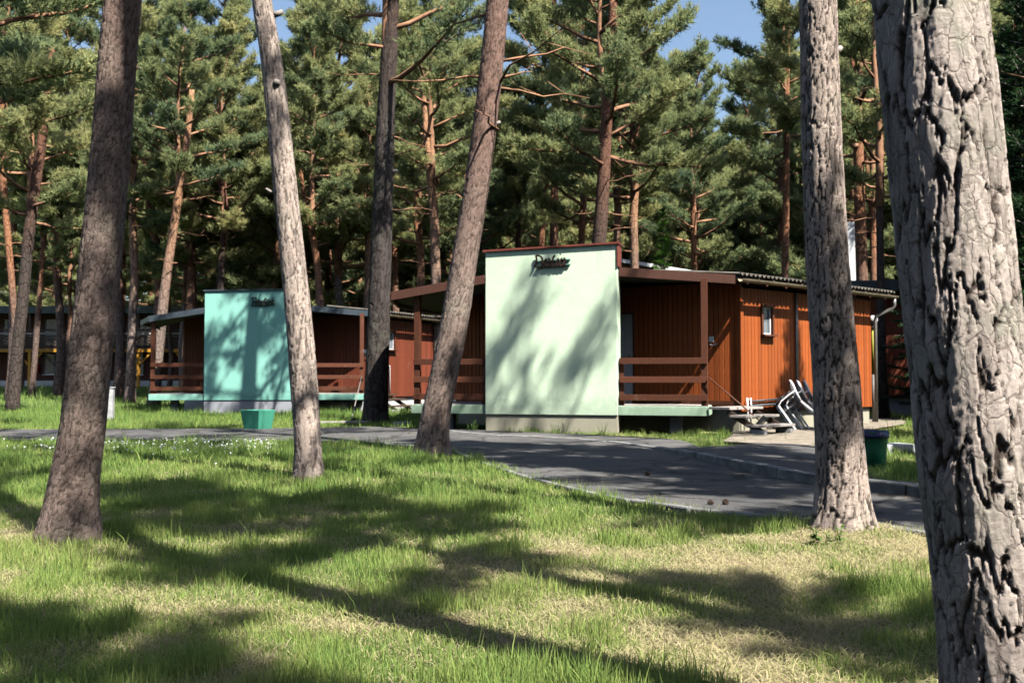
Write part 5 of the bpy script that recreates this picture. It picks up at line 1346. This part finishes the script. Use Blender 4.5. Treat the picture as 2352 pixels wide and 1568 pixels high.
print('grass tris', len(gme.polygons))

# daisies in the lawn before the road
dv, df = [], []
for k in range(300):
    x = rg.uniform(235, 640); y = 1012 + abs(rg.normal(0, 16)); 
    if rg.rand() < 0.15: x = rg.uniform(0, 235)
    q = onz(x, y + 4)
    if inpoly(np.array([q.x]), np.array([q.y]), road_poly)[0]: continue
    z = float(gz(q.x, q.y)) + rg.uniform(0.06, 0.12); b = len(dv); r_ = rg.uniform(0.010, 0.016)
    c = Vector((q.x, q.y, z)); n_ = Vector((rg.normal(0, .3), -0.35 + rg.normal(0, .3), 1)).normalized(); t_ = n_.cross(Vector((1, 0, 0))).normalized(); s_ = n_.cross(t_)
    for i in range(6): a = i * math.pi / 3; dv.append(tuple(c + (t_ * math.cos(a) + s_ * math.sin(a)) * r_))
    df.append([b + i for i in range(6)])
    dv += [tuple(c + Vector((0.001, 0, 0))), tuple(c - Vector((0.001, 0, 0))), (q.x, q.y, z - 0.13)]; df.append([b + 6, b + 7, b + 8])
me = bpy.data.meshes.new('daisies'); me.from_pydata(dv, [], df); me.update()
tag(link('daisies', me, None, M['daisy']), 'white daisies scattered in the grass before the road at left', 'flowers', kind='stuff')

# weeds at the foot of the mint panel
def weed(px, py, h, seed, label):
    q = onz(px, py); q.z = float(gz(q.x, q.y)); rn = random.Random(seed); r = empty('weed', q, label, 'plant')
    sm = MB(); lv, lf, lt = [], [], []
    for k in range(rn.randint(5, 9)):
        a = rn.uniform(0, 6.28); p = Vector((rn.uniform(-.12, .12), rn.uniform(-.05, .05), -0.02)); d = Vector((math.cos(a) * .35, math.sin(a) * .35, 1)).normalized(); hh = h * rn.uniform(0.5, 1)
        pts = [p + d * hh * u for u in (0, .5, 1)]; sm.tube(pts, [0.005, 0.004, 0.002], 4)
        for j in range(9):
            u = rn.uniform(.2, 1); c = p + d * hh * u; b = rn.uniform(0, 6.28); L = 0.055 * (1.2 - .6 * u)
            t = Vector((math.cos(b), math.sin(b), rn.uniform(-.1, .6))).normalized(); s = t.cross(Vector((0, 0, 1))).normalized() * L * .3
            i = len(lv); lv += [c, c + t * L * .5 + s, c + t * L, c + t * L * .5 - s]; lf.append((i, i + 1, i + 2, i + 3)); lt += [rn.uniform(0, 1)] * 4
    sm.build('stem', M['leafy'], r)
    link('leaves', mesh_np('leaves', np.array([tuple(v) for v in lv]), np.array(lf), {'tint': lt}), r, M['leafy'])
for k, (x, y, h, lab) in enumerate(((1232, 991, 0.2, 'small weed at the left foot of the mint panel'), (1285, 992, 0.34, 'taller weed at the middle foot of the mint panel'), (1330, 995, 0.2, 'low weed right of the taller weed under the mint panel'), (1378, 997, 0.38, 'broad leafy weed near the right foot of the mint panel'), (1084, 990, 0.32, 'pale weed at the left corner of the mint panel plinth'), (1900, 1245, 0.16, 'ferny green plant at the foot of the sunlit plated trunk'))):
    weed(x, y, h, 40 + k, lab)
# fallen needles and twigs on the road, the path and the bare spots of the lawn
n_ = 26000
ly = 2.2 + 20 * rg.rand(n_) ** 1.3; lxx = rg.uniform(-1, 1, n_) * (0.53 * ly + 0.4)
onroad = inpoly(lxx, ly, road_poly) | inpoly(lxx, ly, walk_poly)
dens = np.where(onroad, 0.25 + 0.75 * sstep(0.5, 0.68, fbm(lxx * 1.4 + 5, ly * 1.4, 3)), 0.5)
kp = rg.rand(n_) < dens; lxx, ly, onroad = lxx[kp], ly[kp], onroad[kp]; n_ = len(lxx)
# on the footpath stay above its kerb height
zt = np.where(inpoly(lxx, ly, walk_poly), 0.10, np.where(onroad, 0.026, gz(lxx, ly) + 0.008))
keepw = ~inpoly(lxx, ly, walk_poly); lxx, ly, zt = lxx[keepw], ly[keepw], zt[keepw]; n_ = len(lxx)
an = rg.uniform(0, 6.283, n_); L_n = rg.uniform(0.03, 0.07, n_); wn_ = np.maximum(0.0012, ly * 0.00022)
dx, dy = np.cos(an), np.sin(an)
Vn = np.stack([np.stack([lxx - dy * wn_, ly + dx * wn_, zt], 1), np.stack([lxx + dy * wn_, ly - dx * wn_, zt], 1), np.stack([lxx + dx * L_n, ly + dy * L_n, zt + rg.uniform(0.0, 0.012, n_)], 1)], 1).reshape(-1, 3)
M['litter'] = leaf_mat('needle_litter', [(0.0, (0.10, 0.055, 0.03)), (1.0, (0.30, 0.20, 0.11))], 0.1, 0.0)
tag(link('needle_litter', mesh_np('needle_litter', Vn, np.arange(n_ * 3).reshape(-1, 3), {'tint': np.repeat(rg.rand(n_), 3)}), None, M['litter']), 'brown fallen pine needles strewn over road and lawn', 'needles', kind='stuff')
